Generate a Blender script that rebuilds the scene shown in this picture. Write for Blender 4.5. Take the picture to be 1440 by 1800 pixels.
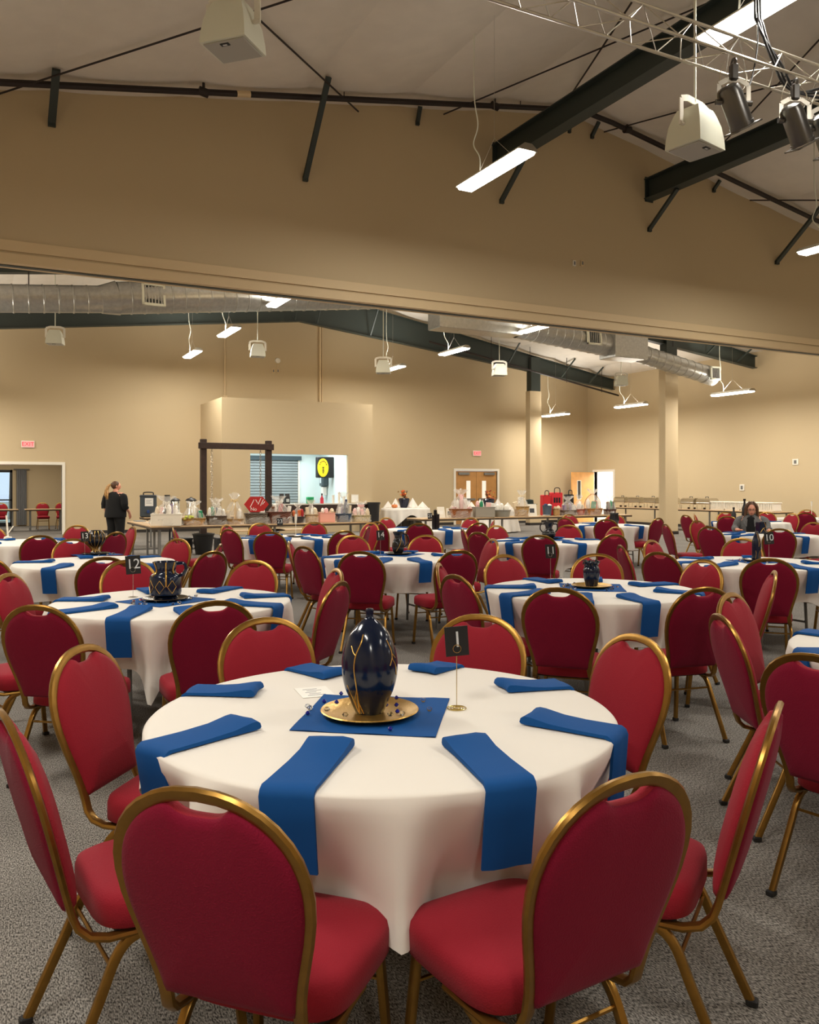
import bpy, math, random
from mathutils import Vector, Matrix
for o in list(bpy.data.objects): bpy.data.objects.remove(o)
SC = bpy.context.scene
COL = SC.collection
PI = math.pi
rad = math.radians

# ---------------------------------------------------------------- camera, world, exposure
H = 1.52; FPX = 1470.0; HY = 855.0; TH = rad(27.5)
S, C = math.sin(TH), math.cos(TH)
cd = bpy.data.cameras.new('camera'); cam = bpy.data.objects.new('camera', cd); COL.objects.link(cam)
cam.location = (0, 0, H); cam.rotation_euler = (PI / 2, 0, -TH)
cd.sensor_width = 36; cd.lens = FPX / 1800 * 36; cd.shift_y = -(900 - HY) / 1800
cd.clip_start = 0.05; cd.clip_end = 300
SC.camera = cam
SC.view_settings.view_transform = 'Standard'; SC.view_settings.look = 'None'
SC.view_settings.gamma = 1.0; SC.view_settings.use_curve_mapping = False
SC.view_settings.exposure = 0.0
wd = bpy.data.worlds.new('sky'); SC.world = wd; wd.use_nodes = True
bg = wd.node_tree.nodes['Background']; bg.inputs[0].default_value = (.62, .82, 1, 1); bg.inputs[1].default_value = 1.2
LAMP_W = 95.0          # power of each hanging fluorescent lamp
LAMP_COL = (1, .955, .87)
DIFF_EMIT = 18.0

# ---------------------------------------------------------------- measuring helpers (site plan from sight lines)
def plan(X, z): return (X * C + z * S, -X * S + z * C)
def at(px, py, h):
    "floor-plan point of something at height h seen along this sight line"
    z = FPX * (H - h) / (py - HY); X = (px - 720) / FPX * z
    return plan(X, z)
def on_v(px, v, py=None):
    "u (and height) where a sight line meets the wall plane y = v"
    q = (px - 720) / FPX; z = v / (C - q * S); u = z * (q * C + S)
    return u if py is None else (u, H + (HY - py) * z / FPX)
def on_u(px, u, py=None):
    q = (px - 720) / FPX; z = u / (q * C + S); v = z * (C - q * S)
    return v if py is None else (v, H + (HY - py) * z / FPX)
RIDGE = 9.8
def roof(u): return 8.42 - .17 * abs(u - RIDGE)
def on_roof(px, py, off=.12):
    q = (px - 720) / FPX; k = (HY - py) / FPX
    lo, hi = 1.0, 60.0
    for _ in range(60):
        z = (lo + hi) / 2; u, v = plan(q * z, z)
        if H + k * z < roof(u) - off: lo = z
        else: hi = z
    return (u, v, H + k * z)

# ---------------------------------------------------------------- materials
MATS = {}
def lin(c): return tuple((x / 12.92 if x <= .04045 else ((x + .055) / 1.055) ** 2.4) for x in c)
def srgb(r, g, b): return lin((r / 255, g / 255, b / 255))
def mat(name, col, rough=.6, metal=0, noise=0, nscale=20, bump=0, bscale=200, emit=None, estr=0, alpha=1, trans=0, sheen=0, coat=0, kind='noise', col2=None, ior=1.45):
    if name in MATS: return MATS[name]
    m = bpy.data.materials.new(name); m.use_nodes = True
    nt = m.node_tree; b = nt.nodes['Principled BSDF']
    b.inputs['Base Color'].default_value = (*col, 1); b.inputs['Roughness'].default_value = rough
    b.inputs['Metallic'].default_value = metal; b.inputs['Alpha'].default_value = alpha; b.inputs['IOR'].default_value = ior
    b.inputs['Transmission Weight'].default_value = trans; b.inputs['Sheen Weight'].default_value = sheen
    b.inputs['Coat Weight'].default_value = coat
    if emit: b.inputs['Emission Color'].default_value = (*emit, 1); b.inputs['Emission Strength'].default_value = estr
    if noise or bump:
        tc = nt.nodes.new('ShaderNodeTexCoord')
    if noise:
        n = nt.nodes.new('ShaderNodeTexNoise'); n.inputs['Scale'].default_value = nscale; n.inputs['Detail'].default_value = 5
        nt.links.new(tc.outputs['Object'], n.inputs['Vector'])
        r = nt.nodes.new('ShaderNodeValToRGB')
        c2 = col2 if col2 else tuple(x * (1 - noise) for x in col)
        r.color_ramp.elements[0].position = .35; r.color_ramp.elements[1].position = .65
        r.color_ramp.elements[0].color = (*c2, 1); r.color_ramp.elements[1].color = (*[min(1, x * (1 + noise * .4)) for x in col], 1)
        nt.links.new(n.outputs['Fac'], r.inputs['Fac']); nt.links.new(r.outputs['Color'], b.inputs['Base Color'])
    if bump:
        if kind == 'noise':
            t = nt.nodes.new('ShaderNodeTexNoise'); t.inputs['Scale'].default_value = bscale; out = t.outputs['Fac']
        elif kind == 'dots':
            t = nt.nodes.new('ShaderNodeTexVoronoi'); t.inputs['Scale'].default_value = bscale; out = t.outputs['Distance']
        else:
            t = nt.nodes.new('ShaderNodeTexWave'); t.inputs['Scale'].default_value = bscale; t.inputs['Distortion'].default_value = 1.0
            t.bands_direction = kind; out = t.outputs['Fac']
        nt.links.new(tc.outputs['Object'], t.inputs['Vector'])
        bp = nt.nodes.new('ShaderNodeBump'); bp.inputs['Strength'].default_value = bump; bp.inputs['Distance'].default_value = .002
        nt.links.new(out, bp.inputs['Height']); nt.links.new(bp.outputs['Normal'], b.inputs['Normal'])
    MATS[name] = m
    return m
def spec(m, v):
    m.node_tree.nodes['Principled BSDF'].inputs['Specular IOR Level'].default_value = v; return m
def carpet_mat():
    m = bpy.data.materials.new('carpet'); m.use_nodes = True; nt = m.node_tree; b = nt.nodes['Principled BSDF']
    b.inputs['Roughness'].default_value = .95; b.inputs['Specular IOR Level'].default_value = .1
    tc = nt.nodes.new('ShaderNodeTexCoord')
    mp = nt.nodes.new('ShaderNodeMapping'); mp.inputs['Scale'].default_value = (1, .35, 1); mp.inputs['Rotation'].default_value = (0, 0, .15)
    nt.links.new(tc.outputs['Object'], mp.inputs['Vector'])
    n = nt.nodes.new('ShaderNodeTexNoise'); n.inputs['Scale'].default_value = 230; n.inputs['Detail'].default_value = 3
    n2 = nt.nodes.new('ShaderNodeTexNoise'); n2.inputs['Scale'].default_value = 1.3; n2.inputs['Detail'].default_value = 3
    nt.links.new(mp.outputs[0], n.inputs['Vector']); nt.links.new(tc.outputs['Object'], n2.inputs['Vector'])
    r = nt.nodes.new('ShaderNodeValToRGB'); e = r.color_ramp.elements
    e[0].position = .36; e[1].position = .66; e[0].color = (*srgb(64, 61, 58), 1); e[1].color = (*srgb(184, 178, 170), 1)
    nt.links.new(n.outputs['Fac'], r.inputs['Fac'])
    mx = nt.nodes.new('ShaderNodeMix'); mx.data_type = 'RGBA'; mx.blend_type = 'MULTIPLY'; mx.inputs[0].default_value = .45
    nt.links.new(r.outputs['Color'], mx.inputs[6]); nt.links.new(n2.outputs['Fac'], mx.inputs[7])
    nt.links.new(mx.outputs[2], b.inputs['Base Color'])
    bp = nt.nodes.new('ShaderNodeBump'); bp.inputs['Strength'].default_value = .6; bp.inputs['Distance'].default_value = .004
    nt.links.new(n.outputs['Fac'], bp.inputs['Height']); nt.links.new(bp.outputs['Normal'], b.inputs['Normal'])
    return m
def film_mat():
    m = bpy.data.materials.new('cellophane'); m.use_nodes = True; nt = m.node_tree
    for n in list(nt.nodes): nt.nodes.remove(n)
    o = nt.nodes.new('ShaderNodeOutputMaterial'); mx = nt.nodes.new('ShaderNodeMixShader'); mx.inputs[0].default_value = .26
    t = nt.nodes.new('ShaderNodeBsdfTransparent'); p = nt.nodes.new('ShaderNodeBsdfPrincipled')
    p.inputs['Base Color'].default_value = (.85, .82, .76, 1); p.inputs['Roughness'].default_value = .12; p.inputs['Specular IOR Level'].default_value = .9
    nt.links.new(t.outputs[0], mx.inputs[1]); nt.links.new(p.outputs[0], mx.inputs[2]); nt.links.new(mx.outputs[0], o.inputs[0])
    return m
def glass_mat():
    m = bpy.data.materials.new('window_glass'); m.use_nodes = True; nt = m.node_tree
    for n in list(nt.nodes): nt.nodes.remove(n)
    o = nt.nodes.new('ShaderNodeOutputMaterial'); mx = nt.nodes.new('ShaderNodeMixShader'); mx.inputs[0].default_value = .1
    t = nt.nodes.new('ShaderNodeBsdfTransparent'); p = nt.nodes.new('ShaderNodeBsdfGlossy'); p.inputs[1].default_value = .02
    nt.links.new(t.outputs[0], mx.inputs[1]); nt.links.new(p.outputs[0], mx.inputs[2]); nt.links.new(mx.outputs[0], o.inputs[0])
    return m
M = dict(
    wall=mat('tan_paint', srgb(198, 178, 143), .75, bump=.08, bscale=160),
    trimp=mat('trim_paint', srgb(214, 190, 150), .6),
    white=mat('white_paint', srgb(232, 226, 212), .5),
    carpet=carpet_mat(),
    insul=mat('insulation_vinyl', srgb(226, 218, 206), .45, noise=.04, nscale=3, bump=.12, bscale=12),
    steel=mat('dark_steel', srgb(50, 58, 54), .5),
    pipe=mat('dark_pipe', srgb(38, 28, 24), .5),
    galv=mat('galvanized', srgb(172, 171, 166), .3, .65, noise=.12, nscale=14),
    alu=mat('aluminium', srgb(190, 184, 172), .3, .9),
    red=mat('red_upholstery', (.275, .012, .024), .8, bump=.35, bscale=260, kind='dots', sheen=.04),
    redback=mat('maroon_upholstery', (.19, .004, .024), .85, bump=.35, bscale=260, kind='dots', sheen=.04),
    gold=mat('gold_tube', srgb(150, 112, 52), .3, .85, noise=.1, nscale=30),
    rubber=mat('black_rubber', (.012, .011, .011), .7),
    under=mat('seat_board', (.02, .015, .012), .8),
    cloth=mat('white_cloth', srgb(226, 220, 211), .8, bump=.05, bscale=900, sheen=.2),
    napkin=mat('blue_napkin', srgb(16, 75, 138), .75, bump=.1, bscale=900),
    navy=mat('navy_glaze', (.003, .008, .026), .15),
    black=mat('black_glaze', (.008, .008, .01), .22),
    vein=mat('gold_leaf', srgb(205, 160, 80), .3, .8),
    charger=mat('gold_charger', srgb(200, 160, 85), .32, .9, bump=.5, bscale=140),
    dcharger=mat('dark_charger', srgb(70, 58, 40), .25, .6),
    card=mat('black_card', (.008, .008, .009), .5),
    digit=mat('silver_digit', srgb(205, 208, 210), .4),
    brass=mat('brass_wire', srgb(214, 190, 120), .25, .9),
    silver=mat('silver_wire', srgb(205, 200, 190), .25, .9),
    gemc=mat('clear_gem', (.9, .95, 1), .02, trans=1, ior=1.5),
    gemb=mat('blue_gem', (.01, .015, .22), .05, coat=.6),
    paper=mat('white_paper', srgb(238, 235, 228), .8),
    ink=mat('grey_ink', srgb(150, 150, 155), .8),
    wood=mat('door_oak', srgb(190, 138, 78), .45, noise=.12, nscale=4),
    woodl=mat('door_maple', srgb(226, 164, 92), .4, noise=.1, nscale=5),
    dwood=mat('dark_wood', srgb(52, 34, 26), .6, noise=.3, nscale=10),
    tabtop=mat('laminate_top', srgb(196, 164, 124), .45, noise=.06, nscale=8),
    tabedge=mat('table_edge', srgb(70, 56, 42), .5),
    grey=mat('grey_metal', srgb(128, 128, 126), .4, .5),
    spk=mat('speaker_white', srgb(222, 222, 204), .5),
    spkg=mat('speaker_grille', srgb(172, 168, 158), .6),
    plastic=mat('black_plastic', (.012, .012, .013), .4),
    chrome=mat('chrome', srgb(215, 212, 205), .15, 1.0),
    film=film_mat(), glass=glass_mat(),
    diff=mat('lamp_diffuser', (1, 1, 1), .5, emit=(1, .95, .84), estr=DIFF_EMIT),
    exitw=mat('exit_face', srgb(245, 150, 145), .5, emit=(1, .35, .35), estr=.5),
    exitr=mat('exit_letter', srgb(230, 30, 40), .5, emit=(1, .05, .08), estr=.6),
    kwall=mat('kitchen_wall', srgb(222, 236, 234), .6),
    shutter=mat('roller_shutter', srgb(142, 152, 154), .45, .1),
    skin=mat('skin', srgb(226, 160, 134), .55),
    blonde=mat('blonde_hair', srgb(196, 150, 92), .5, noise=.45, nscale=30, bump=.5, bscale=80),
    brown=mat('brown_hair', srgb(96, 66, 46), .5, noise=.4, nscale=30, bump=.5, bscale=80),
    blackc=mat('black_clothes', (.007, .007, .008), .9),
    denim=mat('grey_denim', srgb(112, 112, 112), .9, noise=.3, nscale=60),
    par=mat('black_can', (.13, .125, .12), .3, .9),
)
for k_ in ('red', 'redback', 'napkin', 'cloth'): spec(M[k_], .2)
def solid(r, g, b, rough=.6, metal=0, **k):
    return mat('paint_%d_%d_%d_%d' % (r, g, b, int(metal * 10)), srgb(r, g, b), rough, metal, **k)
def wicker(r, g, b):
    return mat('wicker_%d_%d_%d' % (r, g, b), srgb(r, g, b), .6, noise=.45, nscale=60)

# ---------------------------------------------------------------- mesh builder
class MB:
    def __init__(s): s.v = []; s.f = []; s.m = []
    def add(s, vs, fs, mi=0):
        o = len(s.v); s.v += [tuple(p) for p in vs]; s.f += [tuple(i + o for i in f) for f in fs]; s.m += [mi] * len(fs)
        return s
    def box(s, x0, x1, y0, y1, z0, z1, mi=0, mtx=None, bev=0):
        if bev:
            b = min(bev, (x1 - x0) / 2.01, (y1 - y0) / 2.01, (z1 - z0) / 2.01); vs = []; 
            for zi, (z, i) in enumerate(((z0, b), (z0 + b, 0), (z1 - b, 0), (z1, b))):
                a0, a1, c0, c1 = x0 + i, x1 - i, y0 + i, y1 - i
                vs += [(a0 + b, c0, z), (a1 - b, c0, z), (a1, c0 + b, z), (a1, c1 - b, z), (a1 - b, c1, z), (a0 + b, c1, z), (a0, c1 - b, z), (a0, c0 + b, z)]
            fs = [tuple(range(7, -1, -1)), tuple(range(24, 32))]
            for k in range(3):
                for j in range(8): fs.append((k * 8 + j, k * 8 + (j + 1) % 8, k * 8 + 8 + (j + 1) % 8, k * 8 + 8 + j))
        else:
            vs = [(x0, y0, z0), (x1, y0, z0), (x1, y1, z0), (x0, y1, z0), (x0, y0, z1), (x1, y0, z1), (x1, y1, z1), (x0, y1, z1)]
            fs = [(0, 3, 2, 1), (4, 5, 6, 7), (0, 1, 5, 4), (1, 2, 6, 5), (2, 3, 7, 6), (3, 0, 4, 7)]
        if mtx: vs = [mtx @ Vector(p) for p in vs]
        return s.add(vs, fs, mi)
    def bar(s, a, b, w, h, mi=0, up=(0, 0, 1)):
        "rectangular bar from a to b"
        a, b = Vector(a), Vector(b); d = (b - a).normalized(); u = Vector(up)
        if abs(d.dot(u)) > .98: u = Vector((0, 1, 0))
        x = d.cross(u).normalized() * w / 2; y = x.cross(d).normalized() * h / 2
        vs = [a - x - y, a + x - y, a + x + y, a - x + y, b - x - y, b + x - y, b + x + y, b - x + y]
        return s.add(vs, [(0, 3, 2, 1), (4, 5, 6, 7), (0, 1, 5, 4), (1, 2, 6, 5), (2, 3, 7, 6), (3, 0, 4, 7)], mi)
    def tube(s, pts, r, n=8, r2=None, ref=(0, 0, 1), cap=True, closed=False, mi=0, p=1.0):
        "sweep an oval (r along the reference side, r2 across) along pts; r may be a list"
        P = [Vector(q) for q in pts]; L = len(P); vs = []
        refv = Vector(ref); prev = None
        for i in range(L):
            if closed: d = P[(i + 1) % L] - P[i - 1]
            else: d = P[min(i + 1, L - 1)] - P[max(i - 1, 0)]
            d.normalize()
            if prev is None:
                a = refv - d * refv.dot(d)
                if a.length < .1: a = Vector((1, 0, 0)) - d * d.x
            else: a = prev - d * prev.dot(d)
            a.normalize(); prev = a; b = d.cross(a)
            ra = r[i] if isinstance(r, (list, tuple)) else r
            rb = ra if r2 is None else r2
            for k in range(n):
                t = 2 * PI * k / n; ct, st = math.cos(t), math.sin(t)
                ct = math.copysign(abs(ct) ** p, ct); st = math.copysign(abs(st) ** p, st)
                vs.append(P[i] + a * (ra * ct) + b * (rb * st))
        fs = []
        for i in range(L if closed else L - 1):
            j = (i + 1) % L
            for k in range(n):
                fs.append((i * n + k, i * n + (k + 1) % n, j * n + (k + 1) % n, j * n + k))
        if cap and not closed: fs += [tuple(range(n - 1, -1, -1)), tuple(range((L - 1) * n, L * n))]
        return s.add(vs, fs, mi)
    def lathe(s, prof, n=24, c=(0, 0, 0), mi=0, fn=None):
        vs = []; fs = []; L = len(prof)
        for r, z in prof:
            for k in range(n):
                t = 2 * PI * k / n; rr = r * (fn(t, z) if fn else 1)
                vs.append((c[0] + rr * math.cos(t), c[1] + rr * math.sin(t), c[2] + z))
        for i in range(L - 1):
            for k in range(n): fs.append((i * n + k, i * n + (k + 1) % n, (i + 1) * n + (k + 1) % n, (i + 1) * n + k))
        if prof[0][0] > 1e-6: fs.append(tuple(range(n - 1, -1, -1)))
        if prof[-1][0] > 1e-6: fs.append(tuple(range((L - 1) * n, L * n)))
        return s.add(vs, fs, mi)
    def prism(s, poly, z0, z1, mi=0, mtx=None):
        n = len(poly); vs = [(x, y, z0) for x, y in poly] + [(x, y, z1) for x, y in poly]
        fs = [tuple(range(n - 1, -1, -1)), tuple(range(n, 2 * n))] + [(k, (k + 1) % n, n + (k + 1) % n, n + k) for k in range(n)]
        if mtx: vs = [mtx @ Vector(p) for p in vs]
        return s.add(vs, fs, mi)
    def blob(s, c, rx, ry, rz, n=8, mi=0, jit=0, rng=None):
        m = max(4, n // 2); vs = [(c[0], c[1], c[2] - rz)]
        for i in range(1, m):
            a = PI * i / m
            for k in range(n):
                t = 2 * PI * k / n; j = 1 + (rng.uniform(-jit, jit) if rng else 0)
                vs.append((c[0] + rx * j * math.sin(a) * math.cos(t), c[1] + ry * j * math.sin(a) * math.sin(t), c[2] - rz * math.cos(a)))
        vs.append((c[0], c[1], c[2] + rz)); fs = []
        for k in range(n): fs.append((0, 1 + (k + 1) % n, 1 + k))
        for i in range(m - 2):
            for k in range(n): fs.append((1 + i * n + k, 1 + i * n + (k + 1) % n, 1 + (i + 1) * n + (k + 1) % n, 1 + (i + 1) * n + k))
        e = len(vs) - 1; b = 1 + (m - 2) * n
        for k in range(n): fs.append((b + k, b + (k + 1) % n, e))
        return s.add(vs, fs, mi)
    def mesh(s, name, mats, smooth=35):
        me = bpy.data.meshes.new(name); me.from_pydata(s.v, [], s.f)
        for m in (mats if isinstance(mats, (list, tuple)) else [mats]): me.materials.append(m)
        if len(me.materials) > 1:
            me.polygons.foreach_set('material_index', s.m)
        if smooth:
            me.polygons.foreach_set('use_smooth', [True] * len(me.polygons))
            if smooth < 180: me.set_sharp_from_angle(angle=rad(smooth))
        me.update()
        return me
    def build(s, name, mats, parent=None, smooth=35, loc=None, rz=0):
        o = bpy.data.objects.new(name, s.mesh(name, mats, smooth)); COL.objects.link(o)
        if parent: o.parent = parent
        if loc: o.location = loc
        o.rotation_euler.z = rz
        return o
def tag(o, label, cat, group=None, kind=None):
    o['label'] = label; o['category'] = cat
    if group: o['group'] = group
    if kind: o['kind'] = kind
    return o
def thing(name, label, cat, loc=(0, 0, 0), rz=0, group=None):
    o = bpy.data.objects.new(name, None); COL.objects.link(o); o.empty_display_size = .1
    o.location = loc; o.rotation_euler.z = rz
    return tag(o, label, cat, group)
def struct(o): o['kind'] = 'structure'; return o
def kids(o): return [c for c in CH.get(o.name, [])]
CH = {}
def freeze(root):
    "remember the parts of a thing so copies can be made in a loop"
    CH.clear()
    for c in bpy.data.objects:
        if c.parent: CH.setdefault(c.parent.name, []).append(c)
def dup(o, parent=None):
    c = o.copy(); COL.objects.link(c)
    if parent: c.parent = parent
    for k in CH.get(o.name, []): dup(k, c)
    return c
def text(s, size, name, m, parent, loc, rot, extrude=.0006):
    cu = bpy.data.curves.new(name, 'FONT'); cu.body = s; cu.size = size; cu.align_x = 'CENTER'; cu.align_y = 'CENTER'; cu.extrude = extrude
    tmp = bpy.data.objects.new('tmp', cu); COL.objects.link(tmp)
    me = bpy.data.meshes.new_from_object(tmp.evaluated_get(bpy.context.evaluated_depsgraph_get())); bpy.data.objects.remove(tmp); bpy.data.curves.remove(cu)
    me.materials.clear(); me.materials.append(m)
    o = bpy.data.objects.new(name, me); COL.objects.link(o); o.parent = parent; o.location = loc; o.rotation_euler = rot
    return o
def arc(c, r, a0, a1, n, fa, fb):
    c, fa, fb = Vector(c), Vector(fa), Vector(fb)
    return [c + fa * (r * math.cos(a0 + (a1 - a0) * i / n)) + fb * (r * math.sin(a0 + (a1 - a0) * i / n)) for i in range(n + 1)]
def bez(pts, n=8):
    "Catmull-Rom through pts"
    P = [Vector(p) for p in pts]; P = [2 * P[0] - P[1]] + P + [2 * P[-1] - P[-2]]; out = []
    for i in range(1, len(P) - 2):
        for k in range(n):
            t = k / n; a, b, c, d = P[i - 1:i + 3]
            out.append(.5 * ((2 * b) + (c - a) * t + (2 * a - 5 * b + 4 * c - d) * t * t + (3 * b - a - 3 * c + d) * t ** 3))
    out.append(P[-2]); return out

# ---------------------------------------------------------------- the hall itself
VB, UR, UL, VR, VH = 28.6, 23.6, -4.0, -6.0, 12.4
b = MB().box(UL - .3, UR + 5, VR - .3, 36.2, -.1, 0); struct(b.build('floor', M['carpet']))
def gable(u0, u1, v0, v1, z0):
    poly = [(u0, z0)] + [(u1, z0), (u1, roof(u1) + .1)] + ([(RIDGE, roof(RIDGE) + .1)] if u0 < RIDGE < u1 else []) + [(u0, roof(u0) + .1)]
    return [(u, z) for u, z in poly], v0, v1
def add_gable(mb, u0, u1, v0, v1, z0):
    poly, a, c = gable(u0, u1, v0, v1, z0)
    mtx = Matrix(((1, 0, 0, 0), (0, 0, -1, 0), (0, 1, 0, 0), (0, 0, 0, 1)))   # x,y,z -> u, -z, y
    mb.prism(poly, -c, -a, mtx=mtx)
LD0, LD1 = .35, on_v(109, VB)
DD0, DD1 = on_v(801, VB), on_v(874, VB)
mb = MB()
add_gable(mb, UL, LD0, VB, VB + .15, 0); add_gable(mb, LD0, LD1, VB, VB + .15, 2.2); add_gable(mb, LD1, DD0, VB, VB + .15, 0)
add_gable(mb, DD0, DD1, VB, VB + .15, 2.14); add_gable(mb, DD1, UR + .15, VB, VB + .15, 0)
struct(mb.build('wall_back', M['wall'], smooth=0))
RD0, RD1 = 26.95, 28.15
mb = MB().box(UR, UR + .15, VR, RD0, 0, 6.2).box(UR, UR + .15, RD1, VB, 0, 6.2).box(UR, UR + .15, RD0, RD1, 2.14, 6.2)
struct(mb.build('wall_right', M['wall'], smooth=0))
struct(MB().box(UL - .15, UL, VR, VB, 0, 6.3).build('wall_left', M['wall'], smooth=0))
mb = MB(); add_gable(mb, UL, UR, VR - .15, VR, 0); struct(mb.build('wall_rear', M['wall'], smooth=0))
mb = MB(); add_gable(mb, UL, UR, VH, VH + .3, 4.56); struct(mb.build('wall_header', M['wall'], smooth=0))
struct(MB().box(UL, UR, VH - .03, VH, 4.67, 4.81).build('trim_1', M['trimp'], smooth=0))
struct(MB().box(UL, UR, VH - .02, VH + .32, 4.51, 4.64).build('trim_2', M['trimp'], smooth=0))
struct(MB().box(UL, UR, VH + .1, VH + .2, 4.50, 4.515).build('trim_3', M['steel'], smooth=0))
# skirting
bs = solid(44, 40, 38)
struct(MB().box(UL, LD0 - .1, VB - .015, VB, 0, .1).box(LD1 + .1, 6.85, VB - .015, VB, 0, .1).build('baseboard_back', bs, smooth=0))
struct(MB().box(12.05, DD0 - .1, VB - .015, VB, 0, .1).box(DD1 + .1, UR, VB - .015, VB, 0, .1).build('baseboard_far', bs, smooth=0))
struct(MB().box(UR - .015, UR, VR, RD0 - .1, 0, .1).build('baseboard_right', bs, smooth=0))
# columns
for (u, v, zt, n) in ((19.6, 19.8, 5.35, 1), (19.5, 26.9, 5.25, 2)):
    st = MB().box(u - .27, u + .27, v - .14, v + .14, 0, zt).build('column', M['wall'], smooth=0); struct(st)
    struct(MB().box(u - .285, u + .285, v - .155, v + .155, 0, .1).build('column_base', bs, st, smooth=0))
    struct(MB().box(u - .22, u + .22, v - .15, v + .15, zt, roof(u) - .2).build('column_cap', M['steel'], st, smooth=0))
# ceiling: drooping insulation panels between purlins
ceil = bpy.data.objects.new('ceiling', None); COL.objects.link(ceil); struct(ceil)
br = [RIDGE + 1.78 * k for k in range(-7, 8)]; br = [UL] + br + [UR]
br = [x for x in br if UL <= x <= UR]
for (v0, v1) in ((VR, VH), (VH + .3, VB)):
    for a, c in zip(br[:-1], br[1:]):
        if c - a < .05: continue
        rng = random.Random(int(a * 10) + int(v0)); nu, nv = 6, 12; vs = []; fs = []
        for j in range(nv + 1):
            for i in range(nu + 1):
                t = i / nu; u = a + (c - a) * t; w = 4 * t * (1 - t)
                sag = .11 * w * (.75 + .35 * math.sin(j * 2.2 + a)) * (1 if 0 < j < nv else .3)
                vs.append((u, v0 + (v1 - v0) * j / nv, roof(u) + .02 - sag))
        for j in range(nv):
            for i in range(nu): k = j * (nu + 1) + i; fs.append((k, k + nu + 1, k + nu + 2, k + 1))
        struct(MB().add(vs, fs).build('ceiling_panel', M['insul'], ceil, smooth=180))
# roof deck above keeps the daylight out
mtx = Matrix(((1, 0, 0, 0), (0, 0, -1, 0), (0, 1, 0, 0), (0, 0, 0, 1)))
poly = [(UL - .3, roof(UL - .3) + .12), (RIDGE, roof(RIDGE) + .12), (UR + .3, roof(UR + .3) + .12), (UR + .3, roof(UR + .3) + .2), (RIDGE, roof(RIDGE) + .2), (UL - .3, roof(UL - .3) + .2)]
struct(MB().prism(poly, -(VB + .3), -(VR - .3), mtx=mtx).build('roof', M['steel'], smooth=0))
# steel rafters of the back hall
def rafter(v, u0, u1, bot, name='rafter_beam'):
    r = bpy.data.objects.new(name, None); COL.objects.link(r); struct(r)
    us = [u0, RIDGE, u1] if u0 < RIDGE < u1 else [u0, u1]
    T = [(u, roof(u) - .16) for u in us]; B = [(u, bot(u)) for u in us]
    struct(MB().prism(B + T[::-1], -(v + .01), -(v - .01), mtx=mtx).build('web', M['steel'], r, smooth=0))
    for nm, P, d in (('top_flange', T, .02), ('bottom_flange', B, -.02)):
        poly = P + [(u, z + d) for u, z in P[::-1]]
        struct(MB().prism(poly, -(v + .1), -(v - .1), mtx=mtx).build(nm, M['steel'], r, smooth=0))
    return r
bot = lambda u: H + 5.62 - .115 * abs(u - 9.7)
rafter(26.9, UL, UR - .05, bot); rafter(19.8, UL, UR - .05, bot)
# steel beams running over the front hall into the header
for uc, lab in ((8.2, 'left'), (11.75, 'right')):
    r = bpy.data.objects.new('ceiling_beam', None); COL.objects.link(r); struct(r)
    zt, zb = 7.52, 7.16
    struct(MB().box(uc - .012, uc + .012, VR, VH, zb, zt).build('web', M['steel'], r, smooth=0))
    struct(MB().box(uc - .12, uc + .12, VR, VH, zb - .02, zb).build('bottom_flange', M['steel'], r, smooth=0))
    struct(MB().box(uc - .12, uc + .12, VR, VH, zt, zt + .02).build('top_flange', M['steel'], r, smooth=0))
    struct(MB().box(uc - .1, uc + .1, VH - .02, VH, zb - .06, zt + .06).build('end_plate', M['steel'], r, smooth=0))
# kicker braces from the roof down to the header wall
for i, (tx, bx, by, w, lab) in enumerate(((99, 91, 215, .1, 'short flat steel brace on the header wall, leftmost'), (578, 537, 312, .08, 'longest steel brace slanting down the header wall, left of centre'),
        (739, 734, 214, .06, 'stubby brace under the pipe, left of the lit hanging lamp'), (911, 882, 352, .08, 'steel brace below the end of the left ceiling beam'),
        (1006, 1001, 228, .05, 'stubby brace just right of the left ceiling beam'), (1053, 1041, 238, .06, 'stubby brace under the pipe bend at the ridge'),
        (1183, 1142, 402, .08, 'steel brace below the end of the right ceiling beam'), (1266, 1255, 333, .06, 'stubby brace on the header, right of the right ceiling beam'),
        (1462, 1366, 460, .1, 'long steel brace on the header at the right edge'))):
    (u, h) = on_v(bx, VH - .02, by); z = 1657.3 * u / (tx + 45.2); v = (z - S * u) / C
    zt_ = roof(u) - .02
    if bx in (882, 1142): zt_ = 7.13; v = VH - .75
    MBb = MB().bar((u, v, zt_), (u, VH - .03, h), w, .05); MBb.box(u - w / 2, u + w / 2, VH - .05, VH - .001, h - .06, h + .02)
    tag(MBb.build('wall_brace', M['steel'], smooth=0), lab, 'brace')
# cross bracing rods near the roof
for (p, q, lab) in (((-20, 171), (515, -2), 'thin dark rod rising right behind the near hanging speaker'), ((440, 20), (630, 196), 'thin dark rod falling right towards the long wall brace'),
        ((780, 201), (1300, -18), 'thin dark rod crossing behind the truss, rising right'), ((1005, 165), (1120, -10), 'steep thin rod crossing the truss left of the beam'),
        ((1062, 232), (1400, 140), 'thin rod passing behind the right hanging speaker'), ((1262, 262), (1445, 65), 'steep thin rod behind the two black stage lamps'),
        ((1318, 352), (1450, 352), 'level thin rod under the pipe near the right edge')):
    a, c = on_roof(*p), on_roof(*q)
    tag(MB().tube([a, c], .014, 6).build('brace_rod', M['pipe']), lab, 'rod')
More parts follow.
